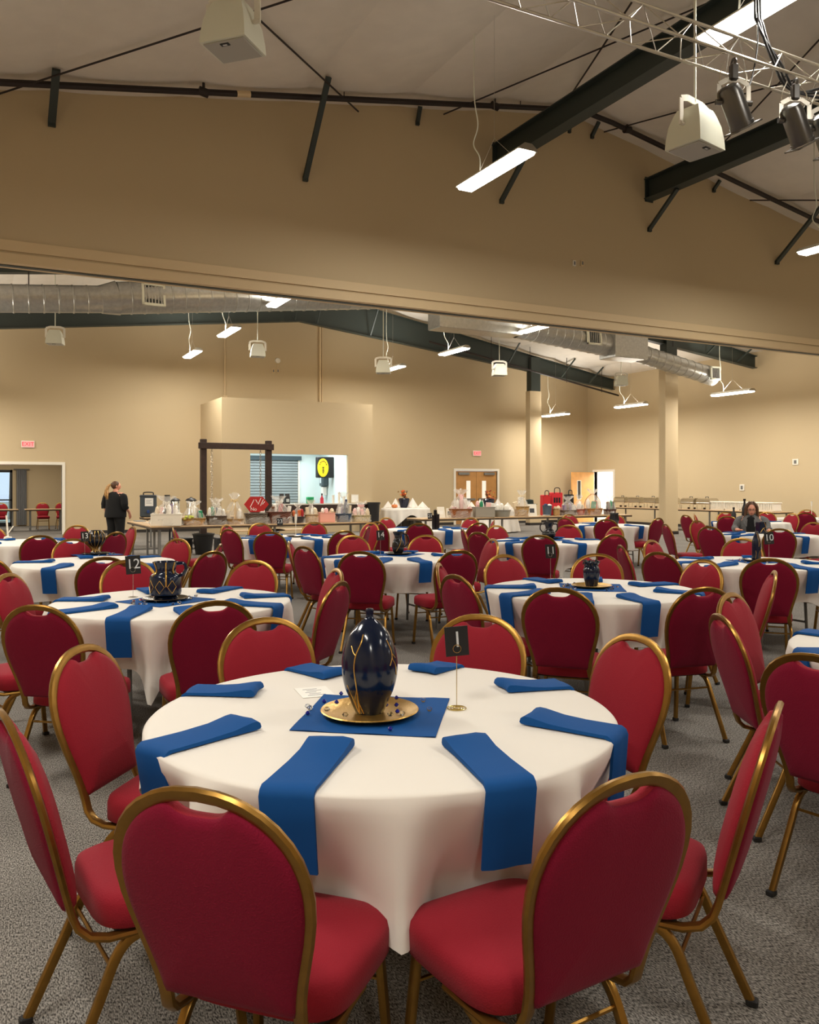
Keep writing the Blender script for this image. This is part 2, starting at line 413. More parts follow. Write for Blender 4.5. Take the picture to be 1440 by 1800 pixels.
# sprinkler pipes
vp = 11.9
P = [(u, vp, roof(u) - .12) for u in (UL + .05, 0, 5, RIDGE - .6)] + [(RIDGE, vp, roof(RIDGE) - .16)] + [(u, vp, roof(u) - .12) for u in (RIDGE + .6, 15, UR - .05)]
sp = thing('sprinkler_pipe', 'long dark sprinkler pipe following the roof slope above the header wall', 'pipe')
MB().tube(P, .045, 10).build('pipe', M['pipe'], sp)
for px, py in ((358, 160), (870, 188), (1103, 212)):
    u = on_v(px, vp); MB().tube([(u - .07, vp, roof(u) - .12 + .012 * (1 if u < RIDGE else -1)), (u + .07, vp, roof(u) - .12 - .012 * (1 if u < RIDGE else -1))], .062, 10).tube([(u, vp, roof(u) - .12), (u, vp, roof(u) + .05)], .02, 8).build('coupling', M['pipe'], sp)
u = on_v(428, vp); MB().tube([(u - .1, vp, roof(u) - .12 - .017), (u + .1, vp, roof(u) - .12 + .017)], .047, 10).build('label_band', M['trimp'], sp)
for px in (605, 915, 1220): 
    u = on_v(px, vp); MB().tube([(u, vp, roof(u) - .1), (u, vp, roof(u) + .03)], .008, 6).build('hanger', M['pipe'], sp)
for (u0, u1, v, dz, lab) in ((10.2, 19.3, 22.8, .55, 'dark sprinkler pipe sloping down the right side of the back hall ceiling'), (14.5, 23.3, 26.3, .9, 'dark pipe in the far right corner, below the rear rafter'), (20.6, 23.5, 16.6, .35, 'short dark pipe under the ceiling above the right wall')):
    s2 = thing('sprinkler_pipe', lab, 'pipe')
    MB().tube([(u0, v, roof(u0) - dz), (u1, v, roof(u1) - dz)], .035, 8).build('pipe', M['pipe'], s2)
    k = int((u1 - u0) / 2.2) + 1
    for i in range(k):
        u = u0 + (i + .5) * (u1 - u0) / k; MB().tube([(u, v, roof(u) - dz - .07), (u, v, roof(u) + .03)], .012, 6).build('hanger', M['pipe'], s2)
# rafter kickers in the back hall
for i, (u, v) in enumerate(((9.6, 26.9), (10.4, 26.9), (12.4, 26.9), (15.4, 26.9), (18.2, 26.9), (20.8, 26.9), (22.2, 26.9), (21.2, 19.8), (22.6, 19.8))):
    tag(MB().bar((u, v - .95, roof(u) - .05), (u, v - .1, bot(u) + .03), .05, .04).build('rafter_brace', M['steel'], smooth=0), 'thin diagonal brace on the %s, %s' % ('rear rafter' if v > 25 else 'middle rafter', ('first left of the ridge', 'just right of the ridge', 'second right of the ridge', 'halfway down the right slope', 'left of the far column', 'right of the far column', 'last before the right wall', 'right of the near column', 'at its right end')[i]), 'brace', 'rafter braces of the back hall')

# ---------------------------------------------------------------- ducts
def ring_duct(mb, a, c, r, n=20, rib=.28):
    a, c = Vector(a), Vector(c); L = (c - a).length; k = max(2, int(L / rib)); pts = []; rr = []
    for i in range(k):
        for t, e in ((0, 0), (.86, 0), (.9, .012), (.96, .012)):
            pts.append(a + (c - a) * ((i + t) / k)); rr.append(r + e)
    pts.append(c); rr.append(r); mb.tube(pts, rr, n, cap=False)
vd = 19.0
d1 = thing('air_duct', 'long round galvanized air duct with a square register, upper left of back hall', 'duct')
mb = MB(); ring_duct(mb, (UL + .1, vd, 4.95), (2.45, vd, 5.54), .29); mb.build('duct_run', M['galv'], d1, smooth=30)
MB().tube([(2.4, vd, 5.53), (2.75, vd, 5.6)], [.30, .37], 20).build('reducer', M['galv'], d1)
mb = MB(); ring_duct(mb, (2.75, vd, 5.6), (9.6, vd, 6.4), .35); mb.build('duct_run', M['galv'], d1, smooth=30)
def register(p, nrm, w, h, parent):
    "framed square grille facing nrm"
    q = Vector(nrm).to_track_quat('Y', 'Z').to_matrix().to_4x4(); q.translation = p
    g = MB()
    for x0, x1, z0, z1 in ((-w / 2, w / 2, h / 2 - .05, h / 2), (-w / 2, w / 2, -h / 2, -h / 2 + .05), (-w / 2, -w / 2 + .05, -h / 2, h / 2), (w / 2 - .05, w / 2, -h / 2, h / 2)): g.box(x0, x1, 0, .05, z0, z1, mtx=q)
    f = g.build('register', M['spk'], parent, smooth=0)
    MB().box(-w / 2 + .04, w / 2 - .04, -.02, .01, -h / 2 + .04, h / 2 - .04, mtx=q).build('register_back', M['steel'], f, smooth=0)
    for i in range(6):
        x = -w / 2 + .08 + (w - .16) * i / 5; MB().box(x - .012, x + .012, .005, .035, -h / 2 + .04, h / 2 - .04, mtx=q).build('slat', M['galv'], f, smooth=0)
register(Vector((on_v(270, vd - .33), vd - .31, 5.68)), (.05, -1, .15), .5, .5, d1)
for u in (1.0, 4.4, 7): MB().tube([(u, vd, 5.2 + .12 * u), (u, vd, roof(u) + .03)], .012, 6).build('hanger', M['pipe'], d1)
d2 = thing('air_duct', 'galvanized air duct with square box, round runs and end register, upper right', 'duct')
MB().box(10.6, 13.2, vd - .32, vd + .32, 5.62, 6.22, bev=.015).build('plenum', M['galv'], d2, smooth=0)
mb = MB(); ring_duct(mb, (13.2, vd, 5.93), (16.4, vd, 5.66), .34); mb.build('duct_run', M['galv'], d2, smooth=30)
MB().box(16.35, 17.6, vd - .42, vd + .3, 5.25, 6.1, bev=.015).build('junction_box', M['galv'], d2, smooth=0)
mb = MB(); ring_duct(mb, (17.6, vd, 5.5), (20.3, vd, 5.05), .27); mb.build('duct_run', M['galv'], d2, smooth=30)
MB().tube([(20.3, vd, 5.05), (20.7, vd, 4.98)], .29, 20).build('end_cap', M['galv'], d2)
register(Vector((15.6, vd - .36, 5.78)), (0, -1, .1), .5, .5, d2); register(Vector((20.45, vd - .3, 5.04)), (0, -1, .05), .42, .42, d2)
for u in (11.5, 14.5, 19): MB().tube([(u, vd, 5.8), (u, vd, roof(u) + .03)], .012, 6).build('hanger', M['pipe'], d2)

# ---------------------------------------------------------------- hanging fluorescent lamps
def lamp(u, v, h, label, wig, power=1.0):
    t = thing('fluorescent_lamp', label, 'lamp', (u, v, h), 0, 'hanging fluorescent lamps'); L = .76
    mt2 = Matrix(((0, -1, 0, 0), (0, 0, 1, 0), (1, 0, 0, 0), (0, 0, 0, 1)))
    m3 = Matrix(((1, 0, 0, 0), (0, 0, 1, 0), (0, 1, 0, 0), (0, 0, 0, 1)))
    MB().prism([(-.14, .0), (-.13, .02), (-.055, .075), (.055, .075), (.13, .02), (.14, .0)], -L, L, mtx=m3).build('housing', M['white'], t)
    MB().prism([(-.13, .0), (-.105, -.042), (.105, -.042), (.13, .0)], -L + .02, L - .02, mtx=m3).build('diffuser', M['diff'], t)
    for s_ in (-1, 1): MB().prism([(-.14, -.01), (-.13, .022), (-.055, .08), (.055, .08), (.13, .022), (.14, -.01)], s_ * L - .012, s_ * L + .012, mtx=m3).build('end_cap', M['alu'], t)
    top = roof(u) - h - .04
    MB().tube(bez([(0, .35, .07), (0, .36, .3), (.02 * wig, .55, .55), (.06 * wig, .5, .8), (0, .5, 1.2), (0, .5, top)], 5), .009, 6).build('cable', M['spk'], t)
    for y in (-.4, .4): MB().tube([(0, y, .07), (0, .0, .42)], .0025, 4).build('suspension_wire', M['alu'], t)
    MB().tube([(0, 0, .42), (0, 0, top)], .0025, 4).build('suspension_wire', M['alu'], t)
    ld = bpy.data.lights.new('lamp_light', 'AREA'); ld.shape = 'RECTANGLE'; ld.size = .2; ld.size_y = 1.5; ld.energy = LAMP_W * power; ld.color = LAMP_COL
    lo = bpy.data.objects.new('lamp_light', ld); COL.objects.link(lo); lo.parent = t; lo.location = (0, 0, -.06)
    up_fill = lo.copy(); up_fill.data = ld.copy(); up_fill.data.energy = LAMP_W * (.02 if v < VH else .55); COL.objects.link(up_fill); up_fill.parent = t; up_fill.location = (0, 0, .1); up_fill.rotation_euler.x = PI  # added upward fill above the closed housing, brightens the ceiling, mostly in back hall
    return t
LBL = {(0, 2): 'lit fluorescent lamp at top right corner, above the truss', (0, 3): 'lit hanging fluorescent lamp in front of the header wall, below left ceiling beam', (1, 3): 'lit fluorescent lamp cut off by right edge, beside the long brace',
       (0, 5): 'lit hanging lamp just under the header edge, right of the left duct', (0, 6): 'second lit lamp behind the header, between duct and booth', (0, 7): 'lowest lit lamp left of the booth, farthest in its row',
       (1, 5): 'lit hanging lamp in front of the right duct', (1, 6): 'lit hanging lamp under the duct plenum', (1, 7): 'small lit lamp half hidden behind a hanging speaker',
       (2, 5): 'lit hanging lamp near right wall, right of the near column', (2, 6): 'lit hanging lamp just left of the near column', (2, 7): 'smallest lit hanging lamp, right of the far column'}
for r, (u, h) in enumerate(((6.1, 5.7), (13.15, 5.7), (20.3, 4.34), (-1.0, 4.34))):
    for k, v in enumerate((-2.95, 1.4, 5.71, 10.05, 14.36, 18.65, 23.05, 27.3)):
        q = (.97 if k == 7 else 1) if r < 2 else (1.0 if k == 7 else 1.03)
        lamp(u * q, (v - .76) * q, H + (h - H) * q, LBL.get((r, k)) or ('hanging fluorescent lamp hidden behind the header wall' if k == 4 else 'hanging fluorescent lamp of the hall outside the picture'), 1 if k % 2 else -1, 1.22 if v > VH else .95)
# extra lamps left and right of the picture keep the real grid of the hall
# ---------------------------------------------------------------- hanging speakers
def speaker(u, v, hb, rz, label, lean=0, hang=None):
    t = thing('hanging_speaker', label, 'speaker', (u, v, hb), rz, 'white hanging speakers')
    a, bb, hh = .19, .165, .41
    hh = .33; prof = [(1, 0), (.97, .08), (.88, .19), (.72, .28), (.6, hh)]
    vs = []; fs = []
    for k, z in prof: vs += [(-a * k, -bb * k, z), (a * k, -bb * k, z), (a * k, bb * k, z), (-a * k, bb * k, z)]
    for i in range(len(prof) - 1):
        for k in range(4): fs.append((i * 4 + k, i * 4 + (k + 1) % 4, i * 4 + 4 + (k + 1) % 4, i * 4 + 4 + k))
    e = 4 * (len(prof) - 1); fs += [(3, 2, 1, 0), (e, e + 1, e + 2, e + 3)]
    MB().add(vs, fs).build('cabinet', M['spk'], t, smooth=30)
    g = MB().box(-a + .02, a - .02, -bb + .02, bb - .02, -.012, 0, bev=.004).build('grille', M['spkg'], t, smooth=0)
    MB().box(-.04, .03, -bb + .04, -bb + .075, -.018, -.012).build('logo_plate', M['card'], g, smooth=0)
    MB().box(-.022, .012, -bb + .05, -bb + .065, -.02, -.018).build('logo', M['digit'], g, smooth=0)
    yk = [(-a - .015, 0, .16), (-a - .015, 0, .38), (-a * .6, 0, .41), (a * .6, 0, .41), (a + .015, 0, .38), (a + .015, 0, .16)]
    mb = MB()
    for p, q in zip(yk[:-1], yk[1:]): mb.bar(p, q, .05, .012, up=(0, 1, 0))
    mb.tube([(-a - .03, 0, .18), (-a * .9, 0, .18)], .016, 8).tube([(a + .03, 0, .18), (a * .9, 0, .18)], .016, 8)
    mb.build('yoke', M['white'], t, smooth=30)
    MB().tube([(0, 0, .41), (0, 0, hang if hang else roof(u) - hb - .03)], .011, 6).build('cable', M['spk'], t)
    return t
def zplan(px, z): return plan((px - 720) / FPX * z, z)
u, v = zplan(1222, 7.0); speaker(u, v, 4.33, rad(12), 'large white hanging speaker right of the lit lamp, beside the stage lamps')
u, v = zplan(410, 6.3); speaker(u, v, 4.81, rad(-46), 'large white hanging speaker at the top edge, left of centre')
for px, z, hb, rz, lab in ((97, 20, 4.92, -.3, 'small white hanging speaker below the left duct'), (453, 22, 4.93, -.2, 'small white hanging speaker above the booth corner, beside round wall device'), (674, 22, 4.5, -.5, 'small white hanging speaker in front of a half hidden lamp'),
        (878, 24, 4.7, -.3, 'small white hanging speaker under the right duct, left of the far column'), (1092, 28, 4.9, -.4, 'smallest hanging speaker, just left of the near column')):
    u, v = zplan(px, z); speaker(u, v, hb, rz, lab)

# ---------------------------------------------------------------- lighting truss with stage lamps
vt, zt = 4.6, 4.88
tr = thing('lighting_truss', 'slim aluminium lighting truss crossing the top right corner', 'truss')
U0, U1 = 2.4, 9.5
chords = ((vt, zt), (vt + .26, zt), (vt + .13, zt + .24))
for v, z in chords: MB().tube([(U0, v, z), (U1, v, z)], .013, 8).build('chord', M['alu'], tr)
n = int((U1 - U0) / .25)
for i in range(n):
    a, c = U0 + (U1 - U0) * i / n, U0 + (U1 - U0) * (i + 1) / n
    for (p, q) in ((0, 2), (1, 2), (0, 1)):
        s, e = (chords[p], chords[q]) if i % 2 else (chords[q], chords[p])
        MB().tube([(a, s[0], s[1]), (c, e[0], e[1])], .005, 5).build('lacing', M['alu'], tr)
for u in (4.0, 7.5): MB().tube([(u, vt + .13, zt + .24), (u, vt + .13, roof(u))], .008, 6).build('hanger', M['alu'], tr)
def stage_lamp(u, v, z, rz, tilt, label):
    t = thing('stage_lamp', label, 'lamp', (u, v, z), rz)
    R = Matrix.Rotation(tilt, 4, 'X') @ Matrix.Rotation(-.5, 4, 'Y') @ Matrix.Scale(.84, 4)
    R.translation = (0, 0, -.3)
    mb = MB(); tmp = MB().lathe([(0, .17), (.05, .165), (.09, .14), (.105, .09), (.105, -.2), (.112, -.2), (.112, -.23), (.1, -.23), (.098, -.1), (0, -.08)], 24)
    mb.add([R @ Vector(p) for p in tmp.v], tmp.f); mb.build('can', M['par'], t)
    g = MB()
    for x0, x1, y0, y1 in ((-.13, .13, .1, .13), (-.13, .13, -.13, -.1), (-.13, -.1, -.13, .13), (.1, .13, -.13, .13)): g.box(x0, x1, y0, y1, -.25, -.235, mtx=R)
    g.build('gel_frame', M['par'], t, smooth=0)
    tmp = MB().lathe([(0, -.105), (.06, -.11), (.095, -.13)], 20); MB().add([R @ Vector(p) for p in tmp.v], tmp.f).build('lens', M['chrome'], t)
    mb = MB(); yk = [(-.12, 0, -.3), (-.12, 0, -.16), (-.05, 0, -.12), (.05, 0, -.12), (.12, 0, -.16), (.12, 0, -.3)]
    for p, q in zip(yk[:-1], yk[1:]): mb.bar(p, q, .035, .008, up=(0, 1, 0))
    mb.build('yoke', M['alu'], t, smooth=0)
    for s_ in (-1, 1): MB().tube([(s_ * .1, 0, -.3), (s_ * .145, 0, -.3)], .022, 8).build('knob', M['par'], t)
    MB().box(-.03, .03, -.03, .03, -.13, .0, bev=.01).tube(arc((0, 0, .01), .03, -.6, 3.8, 10, (0, 1, 0), (0, 0, 1)), .012, 6).build('clamp', M['par'], t)
    MB().tube(bez([(.05, .02, .0), (.13, .05, -.06), (.1, .06, -.17), (0, .08, -.2), (-.1, .03, -.1), (-.07, 0, .02)], 5), .005, 5).build('safety_cable', M['alu'], t)
    return t
for px, rz, tilt, lab in ((1290, .1, .25, 'black stage lamp hanging from the truss, left one of three'), (1398, .1, .25, 'black stage lamp hanging from the truss, middle one of three'), (1450, .1, .3, 'black stage lamp at the right edge, hanging from the truss')):
    u = on_v(px, vt); stage_lamp(u, vt, zt - .08, -TH + rz, tilt, lab)
ua = on_v(1335, vt + .1)
wc = thing('power_cable', 'bundle of black cables drooping from the ceiling onto the truss', 'cable')
for k, (a, d) in enumerate(((0, 0), (.03, .05), (-.03, .1))):
    MB().tube(bez([(ua + a, vt + .15, roof(ua)), (ua + a, vt + .12, 5.6), (ua + .02 + a, vt + .1, 5.25), (ua + .14 + d, vt + .08, 4.98), (ua + .35 + d, vt + .1, 4.82), (ua + .75, vt + .06, 4.8 + d)], 6), .011, 6).build('cable', M['plastic'], wc)
MB().tube(bez([(ua - .02, vt + .1, 5.35), (ua - .08, vt + .05, 5.05), (ua - .2, vt, 4.75), (ua - .28, vt - .02, 4.62)], 6), .007, 6).build('cable', M['plastic'], wc)

# ---------------------------------------------------------------- kitchen booth
BV, B0, B1, BH = 25.86, 6.85, 12.04, 4.26
W0, W1, WZ0, WZ1 = on_v(440, BV), on_v(612, BV), .92, 2.57
mb = MB().box(B0, W0, BV, BV + .12, 0, BH).box(W1, B1, BV, BV + .12, 0, BH).box(W0, W1, BV, BV + .12, 0, WZ0).box(W0, W1, BV, BV + .12, WZ1, BH)
mb.box(B0, B0 + .12, BV + .12, VB, 0, BH).box(B1 - .12, B1, BV + .12, VB, 0, BH).box(B0, B1, BV, VB, BH, BH + .05)
struct(mb.build('wall_booth', M['wall'], smooth=0))
struct(MB().box(B0 + .12, 11.25, VB - .06, VB - .01, 0, 2.95).box(11.2, 11.3, BV + .12, VB - .06, 0, 2.95).box(B0 + .12, B0 + .15, BV + .12, VB - .06, 0, 2.95).box(B0 + .12, 11.3, BV + .12, VB, 2.9, 2.95).build('wall_kitchen', M['kwall'], smooth=0))
ld = bpy.data.lights.new('kitchen_light', 'AREA'); ld.shape = 'RECTANGLE'; ld.size = 3; ld.size_y = 1; ld.energy = 120; ld.color = (.92, .98, 1)
o = bpy.data.objects.new('kitchen_light', ld); COL.objects.link(o); o.location = (9.3, 27.1, 2.85)
sh = thing('roller_shutter', 'grey roller shutter closed on the kitchen back wall', 'shutter')
s0, s1 = on_v(440, 28.5) - .3, on_v(524, 28.5)
for i in range(15): MB().box(s0, s1, VB - .1, VB - .07, .95 + i * .1, 1.04 + i * .1, bev=.012).build('slat', M['shutter'], sh, smooth=0)
MB().box(s0 - .05, s1 + .1, VB - .2, VB - .06, 2.45, 2.6).build('hood', solid(60, 78, 84), sh, smooth=0)
for x in (s0 - .05, s1): MB().box(x, x + .06, VB - .13, VB - .06, .92, 2.45).build('guide_rail', M['white'], sh, smooth=0)
ct = thing('serving_counter', 'dark edged white counter in the kitchen serving window', 'counter')
MB().box(W0 - .05, W1 + .9, BV - .28, BV, WZ0, WZ0 + .04).box(W0 + .001, W1 - .001, BV, BV + .25, WZ0, WZ0 + .04).build('top', solid(196, 190, 178), ct, smooth=0)
MB().box(W0 - .05, W1 + .9, BV - .27, BV - .02, WZ0 - .22, WZ0).build('apron', M['dwood'], ct, smooth=0)
cb = thing('kitchen_counter', 'grey counter along the back of the kitchen', 'counter')
MB().box(s1 + .15, 11.18, 27.9, VB - .08, .86, .92).build('top', solid(110, 118, 118), cb, smooth=0); MB().box(s1 + .2, 11.15, 27.95, VB - .1, 0, .86).build('cabinet', solid(150, 150, 146), cb, smooth=0)
# yellow oval sign on a black box, towel dispenser
su, sv = 11.0, on_u(590, 11.0)
yb = thing('wall_sign', 'yellow oval sign on a black box at the top right of the kitchen', 'sign', (11.2, 27.35, 2.17), 0)
MB().box(-.62, 0, -.1, .1, -.35, .38, bev=.02).build('box', M['card'], yb, smooth=0)
mt4 = Matrix.Translation((-.42, -.1, 0)) @ Matrix.Rotation(PI / 2, 4, 'X')
ov = MB().prism([(.2 * math.cos(t * PI / 16), .32 * math.sin(t * PI / 16)) for t in range(32)], 0, .03, mtx=mt4).build('oval', solid(240, 215, 30), yb)
for y0, w_ in ((-.17, .02), (-.11, .035), (-.05, .022), (.01, .034)): MB().box(-w_, w_, y0 - .022, y0 + .022, .03, .036, mtx=mt4, bev=.002).build('mark', solid(90, 70, 20), ov, smooth=0)
for i in range(7):
    a = rad(30 + i * 20); MB().box(-.016, .016, -.02, .02, .03, .036, mtx=mt4 @ Matrix.Translation((.14 * math.cos(a), .23 * math.sin(a), 0))).build('mark', solid(120, 60, 20), ov, smooth=0)
td = thing('towel_dispenser', 'grey paper towel dispenser on the kitchen wall below the yellow sign', 'dispenser', (11.2, 27.9, 1.5))
MB().box(-.25, 0, -.16, .16, .0, .42, bev=.05).build('body', solid(70, 84, 90, .25), td); MB().box(-.256, -.2, -.06, .08, .12, .34, bev=.02).build('window', solid(205, 220, 225), td, smooth=0)
MB().box(-.2, -.05, -.09, .09, -.3, 0, bev=.01).build('towel', M['paper'], td, smooth=0)
def counter_item(px, v, name, label, cat, builder):
    u = on_v(px, v); t = thing(name, label, cat, (u, v, WZ0 + .04)); builder(t); return t
counter_item(545, BV - .12, 'green_box', 'small green box on the serving counter', 'box', lambda t: (MB().box(-.11, .11, -.07, .07, 0, .2, bev=.01).build('box', solid(20, 150, 90), t, smooth=0), MB().box(-.112, .112, -.072, .072, .17, .215, bev=.01).build('lid', solid(30, 170, 105), t, smooth=0)))
counter_item(566, BV - .12, 'sauce_bottle', 'red bottle with dark cap on the serving counter', 'bottle', lambda t: (MB().lathe([(.0, 0), (.06, 0), (.06, .16), (.02, .24), (.02, .27), (0, .27)], 14).build('bottle', solid(205, 50, 70), t), MB().lathe([(.024, .265), (.024, .33), (0, .33)], 10).build('cap', M['plastic'], t)))
for i, px in enumerate((495, 505)):
    counter_item(px, BV - .1, 'coffee_bag', 'black bag with pale label on the serving counter, %s' % ('behind the swing post' if i == 0 else 'right one of two'), 'bag', lambda t: (MB().add([(-.08, -.05, 0), (.08, -.05, 0), (.08, .05, 0), (-.08, .05, 0), (-.075, -.05, .2), (.075, -.05, .2), (.075, .05, .2), (-.075, .05, .2), (-.07, -.01, .33), (.07, -.01, .33), (.07, .01, .33), (-.07, .01, .33)], [(3, 2, 1, 0)] + [(a + k, a + (k + 1) % 4, a + 4 + (k + 1) % 4, a + 4 + k) for a in (0, 4) for k in range(4)] + [(8, 9, 10, 11)]).build('bag', M['plastic'], t, smooth=0), MB().box(-.05, .05, -.056, -.05, .06, .16).build('label', solid(190, 195, 195), t, smooth=0)))
for i, (px, hh) in enumerate(((586, .28), (596, .36), (605, .25))):
    counter_item(px, BV - .1 + .03 * i, 'cup_stack', 'stack of white paper cups on the counter, %s' % ('left', 'tallest', 'right')[i], 'cups', lambda t: [MB().lathe([(.034, k * .045), (.045, k * .045 + .09), (.047, k * .045 + .092), (0, k * .045 + .085)], 12).build('cup', M['white'], t) for k in range(int((hh - .09) / .045) + 1)])
u = on_v(624, BV - .1); cf = thing('counter_notice', 'small white notice standing at the right end of the serving counter', 'notice', (u, BV - .1, WZ0 + .04), -TH)
MB().box(-.13, .13, -.01, .01, 0, .3).build('frame', solid(214, 200, 176), cf, smooth=0); MB().box(-.11, .11, -.014, -.01, .03, .27).build('sheet', M['paper'], cf, smooth=0)
u = on_v(657, 25.4); pt = thing('plant_pot', 'tall black pot standing at the right end of the serving counter', 'pot', (u, 25.4, 0))
MB().lathe([(0, 0), (.15, 0), (.2, .8), (.21, .98), (.19, .98), (.18, .9), (0, .88)], 18).build('pot', M['plastic'], pt); MB().lathe([(.205, .92), (.225, .92), (.225, .99), (.205, .99)], 18).build('rim', M['plastic'], pt)

# ---------------------------------------------------------------- doors, far rooms
def frame_u(name, u0, u1, v, h, w=.09, d=.2, m=None):
    return struct(MB().box(u0 - w, u0, v - .03, v + d, 0, h + w).box(u1, u1 + w, v - .03, v + d, 0, h + w).box(u0, u1, v - .03, v + d, h, h + w).build(name, m or M['white'], smooth=0))
frame_u('door_1', LD0, LD1, VB, 2.2)
fr = frame_u('door_2', DD0, DD1, VB, 2.14)
um = (DD0 + DD1) / 2
for s_, (a, c) in enumerate(((DD0 + .01, um - .006), (um + .006, DD1 - .01))):
    lx = (a + c) / 2 + (.12 if s_ == 0 else -.12); l0, l1 = lx - .1, lx + .1
    lf = struct(MB().box(a, l0, VB + .02, VB + .065, .01, 2.13).box(l1, c, VB + .02, VB + .065, .01, 2.13).box(l0, l1, VB + .02, VB + .065, .01, .75).box(l0, l1, VB + .02, VB + .065, 1.75, 2.13).build('door_leaf', M['wood'], fr, smooth=0))
    g = struct(MB().box(l0, l1, VB + .03, VB + .05, .75, 1.75).build('pane', mat('lit_pane', srgb(240, 235, 220), .2, emit=(1, .95, .85), estr=.35), lf, smooth=0))
    struct(MB().box(a + .12, a + .62, VB - .04, VB + .02, 1.98, 2.08).build('door_closer', M['grey'], lf, smooth=0) if s_ == 0 else MB().box(c - .62, c - .12, VB - .04, VB + .02, 1.98, 2.08).build('door_closer', M['grey'], lf, smooth=0))
    struct(MB().bar((a + .08, VB - .03, 1.0), (c - .08, VB - .03, 1.0), .05, .08).build('push_bar', M['grey'], lf, smooth=0))
fr = struct(MB().box(UR - .03, UR + .2, RD0 - .09, RD0, 0, 2.23).box(UR - .03, UR + .2, RD1, RD1 + .09, 0, 2.23).box(UR - .03, UR + .2, RD0, RD1, 2.14, 2.23).build('door_3', M['white'], smooth=0))
# open leaf swung back into the hall
ang = rad(188); R = Matrix.Translation((UR - .04, RD1 + .02, 0)) @ Matrix.Rotation(ang, 4, 'Z')
lf = MB()
for x0, x1, z0, z1 in ((0, .82, .01, 2.12), (1.0, 1.34, .01, 2.12), (.82, 1.0, .01, 1.0), (.82, 1.0, 1.75, 2.12)): lf.box(x0, x1, -.022, .022, z0, z1, mtx=R)
lf = struct(lf.build('door_leaf', M['woodl'], fr, smooth=0)); struct(MB().box(.82, 1.0, -.008, .008, 1.0, 1.75, mtx=R).build('pane', M['plastic'], lf, smooth=0))
lt = MB()
for x0, x1, z0, z1 in ((.79, .82, .97, 1.78), (1.0, 1.03, .97, 1.78), (.82, 1.0, .97, 1.0), (.82, 1.0, 1.75, 1.78)): lt.box(x0, x1, -.03, .03, z0, z1, mtx=R)
struct(lt.build('pane_frame', M['white'], lf, smooth=0))
# bright room beyond the open door
struct(MB().box(UR + .2, UR + 4, 30.5, 30.6, 0, 2.8).box(UR + 4, UR + 4.1, 24, 30.6, 0, 2.8).box(UR + .15, UR + 4, 23.9, 24, 0, 2.8).box(UR + .15, UR + 4.1, 23.9, 30.6, 2.8, 2.9).box(UR + .0, UR + .2, VB + .15, 30.6, 0, 2.8).build('wall_side', M['white'], smooth=0))
ld = bpy.data.lights.new('side_room_light', 'AREA'); ld.shape = 'RECTANGLE'; ld.size = 2; ld.size_y = 3; ld.energy = 520; ld.color = (1, .98, .93)
o = bpy.data.objects.new('side_room_light', ld); COL.objects.link(o); o.location = (UR + 2.2, 27.4, 2.75)
# room beyond the left doorway, with glazed doors to the outside
VF = 35.2; g0, g1 = -1.3, on_v(22, VF)
struct(MB().box(-5, g0, VF, VF + .15, 0, 2.9).box(g1, 6, VF, VF + .15, 0, 2.9).box(g0, g1, VF, VF + .15, 2.15, 2.9).box(-5.1, -5, VB, VF, 0, 2.9).box(6, 6.1, VB + .15, VF, 0, 2.9).box(-5, 6, VB + .15, VF, 2.9, 3.0).build('wall_lobby', M['wall'], smooth=0))
ld = bpy.data.lights.new('lobby_light', 'AREA'); ld.shape = 'RECTANGLE'; ld.size = 4; ld.size_y = 3; ld.energy = 130; ld.color = (1, .9, .74)
o = bpy.data.objects.new('lobby_light', ld); COL.objects.link(o); o.location = (1, 32, 2.85)
wdw = struct(MB().box(g0, g0 + .08, VF, VF + .1, 0, 2.15).box(g1 - .08, g1, VF, VF + .1, 0, 2.15).box(g0, g1, VF, VF + .1, 2.05, 2.15).box(g0, g1, VF, VF + .1, 0, .15).box(g1 - 1.0, g1 - .72, VF, VF + .1, 0, 2.15).box(g0, g1, VF, VF + .1, .98, 1.03).build('window_1', M['plastic'], smooth=0))
struct(MB().box(g0 + .08, g1 - 1.0, VF + .04, VF + .05, .15, 2.05).build('pane', M['glass'], wdw, smooth=0)); struct(MB().box(g1 - .72, g1 - .08, VF + .04, VF + .05, .15, 2.05).build('pane', M['glass'], wdw, smooth=0))
struct(MB().box(-40, 40, VF + .3, VF + 60, -.2, -.05).build('ground', solid(176, 186, 170, .9), smooth=0))
tt = thing('tree', 'tree trunk and leaves seen through the glazed lobby door', 'tree', (1.6, VF + 9, -.05))
MB().tube([(0, 0, 0), (.05, 0, 2), (.1, .1, 4)], .16, 8).build('trunk', solid(120, 110, 95), tt)
rng = random.Random(4); mb = MB()
for i in range(26): mb.blob((rng.uniform(-1.6, 1.6), rng.uniform(-1.2, 1.2), rng.uniform(2.6, 5)), .5, .5, .4, 7, jit=.25, rng=rng)
mb.build('foliage', solid(110, 160, 110, .9), tt, smooth=0)
u0, u1 = on_v(29, VF - .1), on_v(47, VF - .1)
cu = thing('curtain', 'grey curtain drawn aside beside the glazed lobby door', 'curtain')
vs = []; fs = []; n = 24
for k in range(n + 1):
    x = u0 + (u1 - u0) * k / n; y = VF - .12 + .03 * math.sin(k * 1.9); vs += [(x, y, .05), (x, y, 2.15), (x, y + .015, .05), (x, y + .015, 2.15)]
for k in range(n): a = 4 * k; fs += [(a, a + 4, a + 5, a + 1), (a + 2, a + 3, a + 7, a + 6), (a + 1, a + 5, a + 7, a + 3)]
MB().add(vs, fs).build('drape', solid(140, 140, 142, .9), cu); MB().tube([(u0 - .1, VF - .1, 2.17), (u1 + .1, VF - .1, 2.17)], .02, 8).build('rod', M['grey'], cu)

